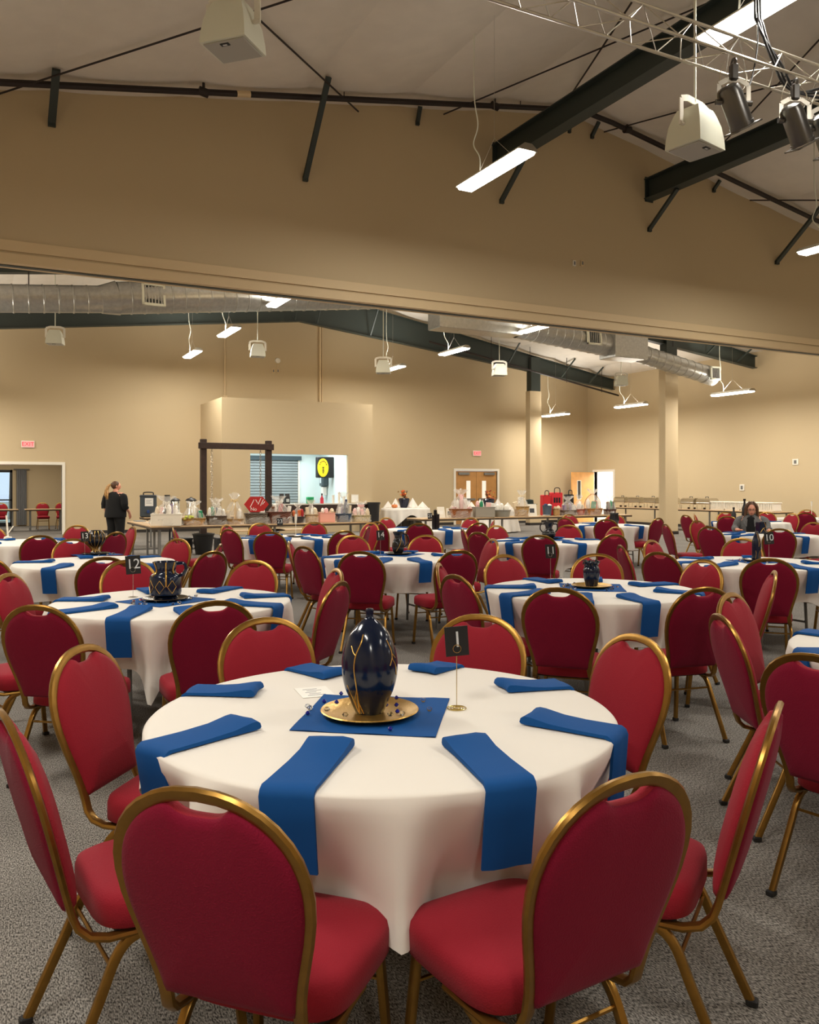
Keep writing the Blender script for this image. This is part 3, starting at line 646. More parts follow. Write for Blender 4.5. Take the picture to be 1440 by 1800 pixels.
# ---------------------------------------------------------------- signs and fittings on the walls
def exit_sign(u, v, h, label):
    t = thing('exit_sign', label, 'sign', (u, v, h))
    MB().box(-.19, .19, -.05, 0, -.11, .11, bev=.01).build('housing', M['white'], t, smooth=0)
    MB().box(-.17, .17, -.054, -.05, -.09, .09).build('face', M['exitw'], t, smooth=0)
    text('EXIT', .17, 'letters', M['exitr'], t, (0, -.056, 0), (PI / 2, 0, 0), .001)
u, h = on_v(49, VB, 781); exit_sign(u, VB, h, 'lit red EXIT sign on the back wall above the left doorway')
u, h = on_v(838, VB, 797); exit_sign(u, VB, h, 'lit red EXIT sign above the oak double doors')
u, h = on_v(10, VF, 812.5); exit_sign(u, VF, min(h, 2.7), 'small red EXIT sign in the lobby, above the glazed door')
u, h = on_v(488, VB, 634); t = thing('fire_horn', 'round white fire horn high on the back wall above the booth', 'alarm', (u, VB, h))
tmp = MB().lathe([(.1, 0), (.1, .03), (.085, .06), (.03, .07), (0, .07)], 20); R = Matrix.Rotation(PI / 2, 4, 'X'); MB().add([R @ Vector(p) for p in tmp.v], tmp.f).build('horn', M['white'], t)
MB().box(-.012, .012, -.02, 0, -.3, -.1).build('conduit', M['trimp'], t, smooth=0)
def plate(name, label, cat, u, h, v, w=.1, hh=.14, axis='v', m='white'):
    t = thing(name, label, cat, (u, v, h), 0 if axis == 'v' else PI / 2 * -1)
    MB().box(-w / 2, w / 2, -.025, 0, -hh / 2, hh / 2, bev=.006).build('plate', M[m], t, smooth=0)
    MB().box(-w * .22, w * .22, -.03, -.025, -hh * .28, hh * .28).build('insert', M['grey'], t, smooth=0); return t
for px, lab in ((480.5, 'left'), (488.5, 'right')):
    u, h = on_v(px, VB, 652); plate('wall_outlet', 'tan outlet plate below the fire horn, %s of the pair' % lab, 'outlet', u, h, VB, .1, .16, m='trimp')
u, h = on_v(1009, VH, 463); plate('wall_outlet', 'white outlet plate on the header wall, lower right', 'outlet', u, h, VH, .07, .11)
u, h = on_v(1023, VH, 463); plate('wall_outlet', 'tan outlet plate on the header wall beside a white one', 'outlet', u, h, VH, .07, .11, m='trimp')
v, h = on_u(1399, UR, 812); plate('thermostat', 'white thermostat on right wall near the picture edge, upper one', 'thermostat', UR, h, v, .22, .2, 'u')
v, h = on_u(1305, UR, 857); plate('thermostat', 'white thermostat on the right wall above the seated woman, lower one', 'thermostat', UR, h, v, .2, .22, 'u')
for px, y0, y1, lab in ((395, 560, 699, 'left'), (562, 562, 707, 'right')):
    u, z1 = on_v(px, VB, y0); z0 = BH + .02
    t = thing('conduit', 'thin tan conduit running down the back wall to the booth, %s one' % lab, 'conduit')
    MB().tube([(u, VB - .04, z0), (u, VB - .04, z1)], .025 if px < 500 else .05, 8).build('pipe', M['trimp'], t)
    if px < 500: MB().box(u - .07, u + .07, VB - .1, VB, z0 + .25, z0 + .38).build('junction_box', M['trimp'], t, smooth=0)
    else: MB().box(u + .07, u + .1, VB - .05, VB, z0, z1).build('raceway', M['trimp'], t, smooth=0)

# ---------------------------------------------------------------- banquet chair (built once, then copied part by part)
def half_w(t):
    if t < .30:
        k = t / .30; k = k * k * (3 - 2 * k); return .158 + (.212 - .158) * k
    k = min(1, (t - .30) / .20); return .212 * max(0, 1 - k ** 2.15) ** (1 / 2.15)
LEAN = rad(15)
def bp(x, t, d=0):
    "point of the back plane: x across, t up the back, d forward of it"
    return Vector((x, -.235 - t * math.sin(LEAN) + d * math.cos(LEAN), .445 + t * math.cos(LEAN) + d * math.sin(LEAN)))
def make_chair():
    t = thing('banquet_chair', 'burgundy banquet chair', 'chair', group='banquet chairs')
    # seat: domed rounded pad
    mb = MB(); n = 40; rings = [(.95, .386), (1.0, .394), (1.0, .446), (.975, .464), (.88, .475), (.6, .484), (.3, .487)]
    def so(a, k, z):
        e = 2 / 4.6; c_, s_ = math.cos(a), math.sin(a)
        x = math.copysign(abs(c_) ** e, c_) * .205 * k; y = math.copysign(abs(s_) ** e, s_) * .2 * k
        return (x * (1 + .12 * y), y + .03, z)
    vs = [so(2 * PI * i / n, k, z) for k, z in rings for i in range(n)] + [(0, .03, .488)]
    fs = [tuple(range(n - 1, -1, -1))] + [(r * n + i, r * n + (i + 1) % n, r * n + n + (i + 1) % n, r * n + n + i) for r in range(len(rings) - 1) for i in range(n)]
    e = len(rings) - 1; fs += [(e * n + i, e * n + (i + 1) % n, len(vs) - 1) for i in range(n)]
    MB().add(vs, fs).build('seat', M['red'], t, smooth=60)
    MB().box(-.17, .17, -.13, .18, .375, .392).build('seat_board', M['under'], t, smooth=0)
    # backrest pad, star shaped around its centre with a scooped hand hold at the top
    cx, cz = 0, .245; N = 132; out = []; smo = []
    for i in range(N):
        a = 2 * PI * i / N; dx, dz = math.cos(a), math.sin(a); lo, hi = 0, .4
        for _ in range(26):
            k = (lo + hi) / 2; x, z = dx * k, cz + dz * k; inside = z > .012
            if inside:
                tt = min(z + .012, .5); inside = abs(x) < half_w(tt) - .006 and z < .489
                if inside and abs(x) < .078 and z > .487 - .034 * (1 - abs(x / .078) ** 3.5): inside = False
            lo, hi = (k, hi) if inside else (lo, k)
        out.append((dx * lo, dz * lo)); kk_ = lo
        if dz > 0 and abs(dx / max(dz, .01)) < .5: kk_ = min(lo, (.452 - cz) / dz)
        smo.append((dx * kk_, dz * kk_))
    vs = []; fs = []; ks = (1, .97, .9, .74, .5, .25)
    for side, th, off in ((1, .034, .014), (-1, .020, .012)):
        for k in ks:
            bul = off + th * (1 - k ** 3.2) ** .75 if k < 1 else off * .55
            q = max(0, min(1, (k - .74) / .23)); vs += [tuple(bp(k * (x * q + x2 * (1 - q)), cz + k * (z * q + z2 * (1 - q)), side * bul)) for (x, z), (x2, z2) in zip(out, smo)]
        vs.append(tuple(bp(0, cz, side * (off + th))))
    B = len(ks) * N + 1
    for s_ in (0, 1):
        o = s_ * B
        for r in range(len(ks) - 1):
            for i in range(N):
                f = (o + r * N + i, o + r * N + (i + 1) % N, o + (r + 1) * N + (i + 1) % N, o + (r + 1) * N + i); fs.append(f if s_ else f[::-1])
        for i in range(N):
            f = (o + (len(ks) - 1) * N + i, o + (len(ks) - 1) * N + (i + 1) % N, o + B - 1); fs.append(f if s_ else f[::-1])
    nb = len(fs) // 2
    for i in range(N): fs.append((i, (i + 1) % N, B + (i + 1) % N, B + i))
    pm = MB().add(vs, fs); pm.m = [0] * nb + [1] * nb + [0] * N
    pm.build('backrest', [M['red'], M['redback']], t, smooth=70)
    # gold tube: from under the seat, round the crown and back again
    side = [bp(half_w(q), q) for q in (0, .05, .1, .15, .2, .25, .3, .34, .38, .41, .44, .462, .48, .49, .4965)]
    rt = [Vector((.178, .03, .372)), Vector((.177, -.07, .372)), Vector((.175, -.15, .374)), Vector((.17, -.195, .386)), Vector((.163, -.222, .412))] + side
    path = rt + [bp(0, .5)] + [Vector((-p.x, p.y, p.z)) for p in rt[::-1]]
    MB().tube(path, .0158, 8, r2=.0098, ref=(0, -1, 0), p=.7).build('back_frame', M['gold'], t, smooth=45)
    for s_ in (1, -1):
        P = bez([(s_ * .172, .175, .408), (s_ * .175, .06, .388), (s_ * .178, -.06, .37), (s_ * .182, -.125, .335), (s_ * .19, -.18, .22), (s_ * .205, -.275, .012)], 5)
        lg = MB().tube(P, .0145, 8, r2=.012, ref=(0, -1, 0), p=.7).build('leg', M['gold'], t, smooth=45)
        MB().box(s_ * .206 - .015, s_ * .206 + .015, -.295, -.261, 0, .022, bev=.004).build('foot', M['rubber'], lg, smooth=0)
        P = bez([(s_ * .17, .17, .4), (s_ * .172, .178, .33), (s_ * .18, .195, .16), (s_ * .185, .21, .012)], 4)
        lg = MB().tube(P, .0145, 8, r2=.012, ref=(0, -1, 0), p=.7).build('leg', M['gold'], t, smooth=45)
        MB().box(s_ * .185 - .015, s_ * .185 + .015, .194, .228, 0, .022, bev=.004).build('foot', M['rubber'], lg, smooth=0)
    for y, z, x in ((-.145, .3, .185), (.186, .3, .175)): MB().tube([(-x, y, z), (x, y, z)], .006, 6).build('stretcher', M['gold'], t)
    return t
proto = make_chair(); freeze(proto); first = [True]
def put_chair(u, v, rz, label):
    o = proto if first[0] else dup(proto); first[0] = False
    o.location = (u, v, 0); o.rotation_euler.z = rz; o['label'] = label
    return o

# ---------------------------------------------------------------- round tables
TZ = .765
SECT = ['near left', 'near right', 'right near', 'right far', 'far right', 'far left', 'left far', 'left near']
SANG = [-22, 22, 67, 112, 157, -157, -112, -67]
class Tab: pass
def wrap(a): return (a + PI) % (2 * PI) - PI
def place_table(key, px, py, desc, chairs, corner, tight=.62, a=1.06, cap=1.4, res=144, naps=None, rmin=1.13, rmax=1.6, hemc=.455, nskip=(), foldk=1.0, front=False):
    T = Tab(); T.c = at(px, py, TZ); T.desc = desc; cu, cv = T.c; L = math.hypot(cu, cv); d = (cu / L, cv / L)
    T.beta = lambda al: math.atan2(math.cos(al) * d[1] - math.sin(al) * d[0], -(math.cos(al) * d[0] + math.sin(al) * d[1]))
    T.alpha = lambda be: math.atan2(-d[1], -d[0]) + be       # be>0 : to the right
    cl = []
    for c in chairs:
        u, v = at(c[0], c[1], .94); du, dv = u - cu, v - cv; r = math.hypot(du, dv); cl.append([math.atan2(dv, du), min(max(r, rmin), c[2] if len(c) > 2 and c[2] else rmax), rad(c[3]) if len(c) > 3 else 0])
    # keep neighbours apart
    for _ in range(40):
        for i in range(len(cl)):
            for j in range(i):
                g = wrap(cl[i][0] - cl[j][0]); lim = tight
                if abs(g) < lim:
                    s_ = (lim - abs(g)) / 2 * (1 if g >= 0 else -1); cl[i][0] += s_ * .5; cl[j][0] -= s_ * .5
    free = list(range(8)); T.ch = []; T.pos = []
    for al, r, tw in sorted(cl, key=lambda q: min(abs(wrap(T.beta(q[0]) - rad(s_))) for s_ in SANG)):
        b_ = T.beta(al)
        k = min(free, key=lambda i: abs(wrap(b_ - rad(SANG[i])))) if free else -1
        nm = SECT[k]
        if free: free.remove(k)
        else: k = min(range(8), key=lambda i: abs(wrap(b_ - rad(SANG[i])))); nm = 'outer ' + SECT[k]
        ori = 'seen from behind' if abs(b_) < rad(62) else ('facing the camera' if abs(b_) > rad(118) else 'seen edge-on')
        put_chair(cu + r * math.cos(al) - .364 * math.cos(al + tw), cv + r * math.sin(al) - .364 * math.sin(al + tw), al + tw + PI / 2, 'burgundy banquet chair %s, %s side of %s' % (ori, nm, desc))
        T.ch.append(al); T.pos.append(nm)
    # napkins
    T.nap = []
    if naps:
        for (p, q, s_) in naps:
            i_, o_ = at(*p, TZ), at(*q, TZ); T.nap.append((i_, math.atan2(o_[1] - i_[1], o_[0] - i_[0]), s_))
    else:
        rg = random.Random(key)
        for al, s_ in zip(T.ch, T.pos):
            if s_ in nskip: continue
            r0 = .42 + rg.uniform(-.03, .05); sk = rg.uniform(-.18, .18)
            T.nap.append(((cu + r0 * math.cos(al), cv + r0 * math.sin(al)), al + sk, s_))
    edge = []
    for (p, an, s_) in T.nap:
        # point where the napkin crosses the table edge
        x, y = p[0] - cu, p[1] - cv; dx, dy = math.cos(an), math.sin(an); bq = x * dx + y * dy; k = -bq + math.sqrt(max(0, bq * bq - (x * x + y * y) + .762 ** 2))
        edge.append((math.atan2(y + dy * k, x + dx * k), k))
    # the table itself
    t = thing('round_table', 'round folding table hidden under the white cloth of %s' % desc, 'table', (cu, cv, 0), 0, 'round banquet tables')
    MB().lathe([(0, .725), (.75, .725), (.76, .735), (.76, .75), (.75, .76), (0, .76)], 48).build('tabletop', M['tabtop'], t)
    for sx in (-1, 1):
        for sy in (-1, 1): MB().tube([(sx * .32, sy * .3, .725), (sx * .32, sy * .34, .02)], .014, 8).build('leg', M['grey'], t)
        MB().tube([(sx * .32, -.33, .2), (sx * .32, .33, .2)], .01, 6).build('crossbar', M['grey'], t)
    # cloth
    rg = random.Random(key + 'c'); ph = [rg.uniform(0, 6.28) for _ in range(6)]; ca = T.alpha(rad(corner)) - PI / 4
    n1, n2, n3 = rg.choice((13, 14, 15)), rg.choice((21, 23)), rg.choice((5, 6, 7))
    def cwin(p): return max([math.exp(-(wrap(p - al) / .3) ** 4) for al in T.ch] or [0])
    def drop(p):
        q = wrap(p - ca); rs = a / max(abs(math.cos(q)), abs(math.sin(q))) ; rs = (rs ** -7 + cap ** -7) ** (-1 / 7); D = rs - .765
        if front: D *= .5 + .5 * math.exp(-(wrap(p - ca - PI / 4) / .75) ** 4)
        w = cwin(p); D2 = TZ - hemc
        return D * (1 - w) + D2 * w
    def fold(p, dd):
        wn = max([math.exp(-(wrap(p - e[0]) / .15) ** 4) for e in edge] or [0])
        f = foldk * .45 * math.cos(n1 * p + ph[0] + .8 * math.sin(3 * p + ph[3])) + .5 * math.cos(n2 * p + ph[1]) + .25 * math.cos(n3 * p + ph[2])
        f += .75 * foldk * math.cos(15 * (p - ca - PI / 4) + .4) * math.exp(-((abs((p - ca) % (PI / 2) - PI / 4)) / .3) ** 2)
        cw = math.exp(-((abs((p - ca) % (PI / 2) - PI / 4)) / .22) ** 2)
        return .768 + .006 * min(1, dd / .03) + dd * (.05 + .06 * cw) * (1 - cwin(p)) + min(dd, .4) * ((.24 * f + .05) * (1 - cwin(p)) + .06 * f) * (1 - .8 * wn) - .15 * cwin(p) * min(1, dd / .28) ** 1.3
    T.fold = fold; T.drop = drop
    vs = [(0, 0, TZ)]; fs = []; n = res
    prof = [(.2, 0), (.45, 0), (.66, 0), (.745, 0), (.762, .002), (.768, .008)]
    for r, dz in prof: vs += [(r * math.cos(2 * PI * i / n), r * math.sin(2 * PI * i / n), TZ - dz) for i in range(n)]
    m = 10
    for j in range(1, m + 1):
        for i in range(n):
            p = 2 * PI * i / n; D = drop(p); dd = .01 + (D - .01) * j / m; r = fold(p, dd); vs.append((r * math.cos(p), r * math.sin(p), TZ - dd))
    fs += [(0, 1 + i, 1 + (i + 1) % n) for i in range(n)]
    for j in range(len(prof) + m - 1): fs += [(1 + j * n + i, 1 + j * n + n + i, 1 + j * n + n + (i + 1) % n, 1 + j * n + (i + 1) % n) for i in range(n)]
    o = MB().add(vs, fs).build('tablecloth', M['cloth'], None, smooth=180, loc=(cu, cv, 0)); tag(o, 'white tablecloth draped over %s' % desc, 'tablecloth', 'white round tablecloths')
    # napkin strips folded at the inner end and hanging over the edge
    for (p, an, s_), (ea, k) in zip(T.nap, edge):
        rg = random.Random(key + s_); W = .068; hang = .2 + rg.uniform(-.015, .03); vs = []; fs = []
        ph_ = max(fold(ea + q, .15) for q in (-.08, 0, .08)) - .768
        top = [(.0, .012), (.004, .026), (.014, .034), (.035, .033), (.1, .021), (k * .6, .016), (k - .03, .015), (k, .013), (k + .014, .004), (k + .021, -.012)]
        tp = [Vector((x, 0, z)) for x, z in top] + [Vector((k + .021 + .02 * q + ph_ * q * .9, 0, -.012 - hang * q)) for q in (.35, .7, 1.0)]
        btm = [Vector((k + .012 + .02 * q + ph_ * q * .9, 0, -.012 - hang * q)) for q in (1.0, .7, .35)] + [Vector((k + .012, 0, -.012)), Vector((k + .004, 0, -.001)), Vector((k - .01, 0, .003)), Vector((k * .6, 0, .003)), Vector((.1, 0, .003)), Vector((.02, 0, .003)), Vector((.004, 0, .005))]
        loop = tp + btm; NL = len(loop); mW = 4
        for w in range(mW + 1):
            y = -W + 2 * W * w / mW; e_ = 1 if 0 < w < mW else .86
            for i, q in enumerate(loop):
                z = q.z; 
                if i < 7: z = q.z * e_
                vs.append((q.x + .006 * math.sin(w * 1.3 + rg.random() * .2), y + .004 * math.sin(q.x * 9 + w), z))
        for w in range(mW):
            for i in range(NL): fs.append((w * NL + i, w * NL + (i + 1) % NL, (w + 1) * NL + (i + 1) % NL, (w + 1) * NL + i))
        fs += [tuple(range(NL - 1, -1, -1)), tuple(range(mW * NL, mW * NL + NL))]
        o = MB().add(vs, fs).build('napkin', M['napkin'], None, smooth=50, loc=(p[0], p[1], TZ + .001), rz=an)
        tag(o, 'folded blue napkin at the %s place of %s' % (s_, desc), 'napkin', 'blue place napkins')
    return T
def mat_square(T, c, size, rz, label):
    vs = []; fs = []; n = 8
    for j in range(n + 1):
        for i in range(n + 1): vs.append((size * (i / n - .5), size * (j / n - .5) * (1 + .04 * (i / n - .5)), .002 + .0015 * math.sin(i * 1.7 + j)))
    for j in range(n):
        for i in range(n): k = j * (n + 1) + i; fs.append((k, k + 1, k + n + 2, k + n + 1))
    m = len(vs); vs += [(x, y, 0) for x, y, z in vs]; fs += [tuple(m + q for q in f[::-1]) for f in fs]
    o = MB().add(vs, fs).build('centre_napkin', M['napkin'], None, smooth=180, loc=(c[0], c[1], TZ + .001), rz=rz)
    return tag(o, label, 'napkin', 'blue centre napkins')
def charger(c, r, z, m, label):
    o = MB().lathe([(0, .003), (r * .68, .003), (r * .72, 0), (r * .78, .004), (r * .97, .014), (r, .017), (r * .98, .02), (r * .8, .012), (r * .7, .007), (0, .007)], 48).build('charger_plate', M[m], None, smooth=50, loc=(c[0], c[1], z))
    return tag(o, label, 'plate', 'charger plates')
def table_sign(num, px, py, cpy, label, rz=0, w=.085, brass='brass'):
    u, v = at(px, py, TZ); z = u * S + v * C; zc = H + (HY - cpy) * z / FPX - TZ
    t = thing('table_sign', label, 'sign', (u, v, TZ), -TH + rz, 'table number signs'); hh = w * 1.25
    R = Matrix.Translation((0, 0, zc)) @ Matrix.Rotation(rad(-4), 4, 'Y')
    cdo = MB().box(-w / 2, w / 2, -.0015, .0015, -hh / 2, hh / 2, mtx=R).build('card', M['card'], t, smooth=0)
    text(num, w * .95, 'number', M['digit'], cdo, (.002, -.003, zc + .004), (PI / 2, rad(-4), 0), .0006)
    MB().tube([(0, 0, .004), (0, 0, zc - hh * .45)], .0014, 6).build('stem', M[brass], t)
    MB().tube(arc((0, -.006, zc - hh * .25), w * .17, 0, 2 * PI, 20, (1, 0, 0), (0, 0, 1))[:-1], .0012, 6, closed=True).build('clip_ring', M[brass], t)
    mb = MB()
    for r in (.032, .022, .012): mb.tube(arc((0, 0, .003), r, 0, 2 * PI, 24, (1, 0, 0), (0, 1, 0))[:-1], .0018, 6, closed=True)
    mb.build('base', M[brass], t); return t
def vase(name, label, c, z, prof, m, n=40, rz=0, fn=None):
    t = thing(name, label, 'vase', (c[0], c[1], z), rz)
    MB().lathe(prof, n, fn=fn).build('body', M[m] if isinstance(m, str) else m, t, smooth=50); return t
def prof_r(prof, z):
    for (r0, z0), (r1, z1) in zip(prof[:-1], prof[1:]):
        if z0 <= z <= z1 and z1 > z0: return r0 + (r1 - r0) * (z - z0) / (z1 - z0)
    return prof[-1][0]
def smoothprof(pts, n=6):
    return [(max(0, q.x), q.z) for q in bez([(r, 0, z) for r, z in pts], n)]

D1 = 'the tall navy vase table'; D12 = 'the navy jug table'; D11 = 'the small navy jar table'; D10 = 'the slim bottle vase table'; D14 = 'the black pitcher table'; D13 = 'the striped vase table'
D23 = 'the card twenty-three table'; DC = 'the black candles table'; DH = 'the two handled vase table'; DB = 'the table before the catering racks'; DW = "the seated woman's table"; DK = 'the table behind the seated woman'
DE = 'the farthest right table'; DL = 'the table beside the left doorway'; DR = 'the table cut by right edge'
T1 = place_table('t1', 673, 1251, D1, [(346, 1385, 0, -4), (1108, 1362, 0, 6), (1368, 1238), (8, 1252), (140, 1135), (1122, 1116), (470, 1088), (845, 1080)], 4, a=1.04, cap=1.16, res=288, foldk=1.5, front=True, hemc=.4, rmin=1.05,
    naps=[((585, 1312), (505, 1392), 'near left'), ((815, 1308), (905, 1388), 'near right'), ((435, 1277), (262, 1322), 'left near'), ((930, 1266), (1078, 1292), 'right near'),
          ((455, 1220), (300, 1215), 'left far'), ((880, 1212), (1005, 1205), 'right far'), ((592, 1192), (500, 1168), 'far left'), ((740, 1184), (800, 1168), 'far right')])
T12 = place_table('t12', 303, 1057, D12, [(358, 1057), (35, 1062), (35, 1008), (225, 984), (435, 987), (598, 1022), (572, 1000), (-70, 1045)], -10, a=1.28, res=216, cap=1.38)
T11 = place_table('t11', 1040, 1036, D11, [(987, 1033), (1235, 1032), (1362, 1003), (1230, 984), (1050, 973), (887, 975), (778, 990), (800, 1010)], 38, res=216, cap=1.43)
T10 = place_table('t10', 1328, 989, D10, [(1100, 960), (1171, 971), (1165, 950), (1310, 949), (1377, 985), (1437, 960), (1520, 985)], 20, a=1.28, cap=1.38)
T13 = place_table('t13', 168, 988, D13, [(128, 947), (293, 948), (14, 958), (25, 980), (238, 980), (385, 957), (330, 975)], -20, nskip=('right near',))
T14 = place_table('t14', 695, 979, D14, [(524, 951), (535, 960), (640, 969), (629, 942), (750, 940), (798, 967), (862, 947)], 60)
T23 = place_table('t23', 515, 945, D23, [(377, 928), (393, 925), (452, 935), (474, 921), (568, 918), (565, 935), (652, 917), (640, 925), (271, 929, 1.7)], 15, res=112)
TC = place_table('tc', 755, 930, DC, [(713, 911), (796, 911), (739, 922), (839, 921), (869, 913), (674, 917)], 20, res=96)
TH2 = place_table('th', 965, 951, DH, [(945, 942), (1073, 939), (1084, 926), (884, 924), (998, 923), (838, 935), (815, 930)], 10, res=112)
TB = place_table('tb', 1070, 923, DB, [(1000, 904), (993, 910), (1081, 904), (1066, 913), (1152, 910)], 40, res=96)
TW = place_table('tw', 1348, 940, DW, [(1352, 930), (1423, 918), (1240, 925), (1225, 915), (1182, 923), (1318, 914), (1480, 930)], 15, res=112, nskip=('far left',))
TK = place_table('tk', 1320, 918, DK, [(1287, 900), (1235, 907), (1230, 903), (1377, 902), (1200, 905), (1358, 900)], 30, res=96)
TE = place_table('te', 1425, 911, DE, [(1410, 909), (1419, 896), (1445, 907), (1372, 903)], 30, res=96)
TL = place_table('tl', 45, 953, DL, [(137, 923), (14, 928), (92, 942), (234, 925), (208, 936), (-40, 935)], 10, res=112)
TR = place_table('tr', 1715, 1150, DR, [(1380, 1051), (1266, 1080), (1432, 1150)], 0, res=144)

# centre pieces ---------------------------------------------------------------- number 1 table
c = at(650, 1257, TZ); mc = plan(-.115, 2.77)
mat_square(T1, mc, .455, -TH - rad(8), 'blue square napkin under the gold charger on number 1 table')
zc = TZ + .004; charger(c, .162, zc, 'charger', 'large gold charger plate under the tall navy vase')
PV = smoothprof([(.046, 0), (.052, .012), (.066, .045), (.084, .09), (.0925, .145), (.087, .2), (.067, .255), (.038, .291), (.018, .308), (.0125, .319), (.0135, .338), (.006, .342)], 5)
v1 = vase('vase', 'tall navy vase with branching gold cracks on number 1 table', c, zc + .007, [(0, 0)] + PV + [(0, .342)], 'navy', 56)
def crack(parent, pts, r=.0016):
    "gold line laid on the vase: pts are (angle from the viewer, height)"
    fa = math.atan2(-C, -S)
    P = [Vector(((prof_r(PV, z) + .0006) * math.cos(fa + rad(a)), (prof_r(PV, z) + .0006) * math.sin(fa + rad(a)), z)) for a, z in pts]
    MB().tube(bez(P, 4), r, 6).build('gold_crack', M['vein'], parent)
crack(v1, [(-17, .265), (-19, .24), (-28, .2), (-30, .16), (-27, .11), (-28, .06), (-33, .022), (-38, .005)], .0022)
crack(v1, [(-45, .228), (-36, .21), (-28, .2)], .0014); crack(v1, [(-54, .1), (-46, .05), (-40, .01)]); crack(v1, [(-27, .09), (-38, .055), (-42, .03)]); crack(v1, [(-30, .05), (-24, .02), (-20, .006)])
crack(v1, [(52, .245), (58, .21), (57, .185), (66, .165), (72, .13)], .0016); crack(v1, [(57, .19), (50, .17), (48, .165)]); crack(v1, [(60, .2), (70, .185)])
GC = [(545, 1250), (541, 1247), (575, 1264), (607, 1274), (686, 1273), (707, 1272), (744, 1236), (755, 1252)]; GB = [(541, 1259), (600, 1224), (592, 1251), (625, 1256), (679, 1256), (697, 1243), (697, 1256), (699, 1268), (686, 1287), (570, 1238)]
gp = {}
for i, (px, py) in enumerate(GC + GB):
    b_ = i >= len(GC); u, v = at(px, py, TZ); onp = math.hypot(u - c[0], v - c[1]) < .165
    k = 'b' if b_ else 'c'
    if k not in gp: gp[k] = MB().lathe([(0, 0), (.006, 0), (.0105, .007), (.006, .013), (0, .013)] if not b_ else [(0, 0), (.005, .001), (.0085, .006), (.003, .013), (0, .014)], 7).mesh('gem', M['gemb' if b_ else 'gemc'], 0)
    o = bpy.data.objects.new('gem', gp[k]); COL.objects.link(o); o.location = (u, v, TZ + (.026 if onp else .0045)); o.rotation_euler.z = i
    tag(o, 'small %s gem %s' % ('dark blue' if b_ else 'clear glass', 'on the gold charger under the tall navy vase' if onp else ('on the blue napkin left of the gold charger' if px < 600 else ('on the blue napkin right of the gold charger' if px > 720 else ('on the blue napkin in front of the gold charger' if py > 1240 else 'behind the gold charger')))), 'gem', 'dark blue gems' if b_ else 'clear gems')
table_sign('1', 803, 1246, 1127, 'black card reading 1 on a wire stand beside the tall navy vase', rz=.12, w=.08)
u, v = at(553, 1217, TZ); nt_ = thing('paper_note', 'small white printed paper lying left of the tall navy vase', 'paper', (u, v, TZ + .001), -TH + .35)
MB().box(-.06, .06, -.075, .075, 0, .0012).build('sheet', M['paper'], nt_, smooth=0)
mb = MB()
for i in range(5): mb.box(-.035 + .01 * (i % 2), .03 - .012 * (i % 3), -.05 + i * .022, -.044 + i * .022, .0012, .0016)
mb.build('print', M['ink'], nt_, smooth=0)
# number 12 table
def scatter(T, c, key, label, r0=.12, r1=.24, n=26):
    rg = random.Random(key); mb = MB()
    for i in range(n):
        a = rg.uniform(0, 6.28); r = rg.uniform(r0, r1); s_ = .006 + rg.random() * .005
        mb.lathe([(0, 0), (s_, .0), (s_ * 1.2, s_), (0, s_ * 1.6)], 6, (r * math.cos(a), r * math.sin(a), 0))
    o = mb.build('scattered_gems', M['gemc'], None, smooth=0, loc=(c[0], c[1], TZ + .005)); tag(o, label, 'gems', kind='stuff')
c = at(291, 1056, TZ)
mat_square(T12, c, .46, .5, 'blue square napkin under the navy jug on number 12 table'); charger(c, .15, TZ + .004, 'dcharger', 'dark charger plate under the navy jug with diamonds'); scatter(T12, c, 'a', 'clear gems scattered round the navy jug')
J = [(0, 0), (.075, 0), (.08, .014), (.072, .022), (.1, .032), (.102, .05), (.102, .145), (.094, .158), (.07, .172), (.064, .19), (.07, .215), (.084, .245), (.078, .247), (.06, .2), (0, .19)]
v2 = vase('jug', 'navy jug with gold diamonds, gold drips and a loop handle', c, TZ + .012, J, 'navy', 40)
fa = math.atan2(-C, -S)
for k, a in enumerate((-48, -5, 40)):
    P = [(0, .13), (17, .088), (0, .046), (-17, .088)]
    pts = [Vector((.1035 * math.cos(fa + rad(a + q)), .1035 * math.sin(fa + rad(a + q)), z)) for q, z in P]
    mb = MB()
    for i in range(4):
        p, q = P[i], P[(i + 1) % 4]
        mb.tube([Vector((.1035 * math.cos(fa + rad(a + p[0] + (q[0] - p[0]) * t_)), .1035 * math.sin(fa + rad(a + p[0] + (q[0] - p[0]) * t_)), p[1] + (q[1] - p[1]) * t_)) for t_ in (0, .33, .67, 1)], .0016, 5)
    mb.build('diamond', M['vein'], v2)
for a, z0 in ((18, .09), (-40, .165), (60, .17)):
    pr = J[2:12]
    MB().tube(bez([Vector((rr * math.cos(fa + rad(a)), rr * math.sin(fa + rad(a)), z)) for rr, z in ((.084, .246), (.074, .222), (.067, .195), (.076, .172), (.098, .158), (.1045, .12), (.1045, .09)) if z >= z0 - .01], 4), .005, 6).build('gold_drip', M['vein'], v2)
hd = Vector((C, -S, 0))
MB().tube(bez([hd * .075 + Vector((0, 0, .235)), hd * .12 + Vector((0, 0, .235)), hd * .135 + Vector((0, 0, .2)), hd * .115 + Vector((0, 0, .165)), hd * .092 + Vector((0, 0, .155))], 6), .011, 8).build('handle', M['navy'], v2)
table_sign('12', 234, 1050, 993, 'black card reading 12 on a wire stand left of the navy jug', rz=.05, w=.1, brass='silver')
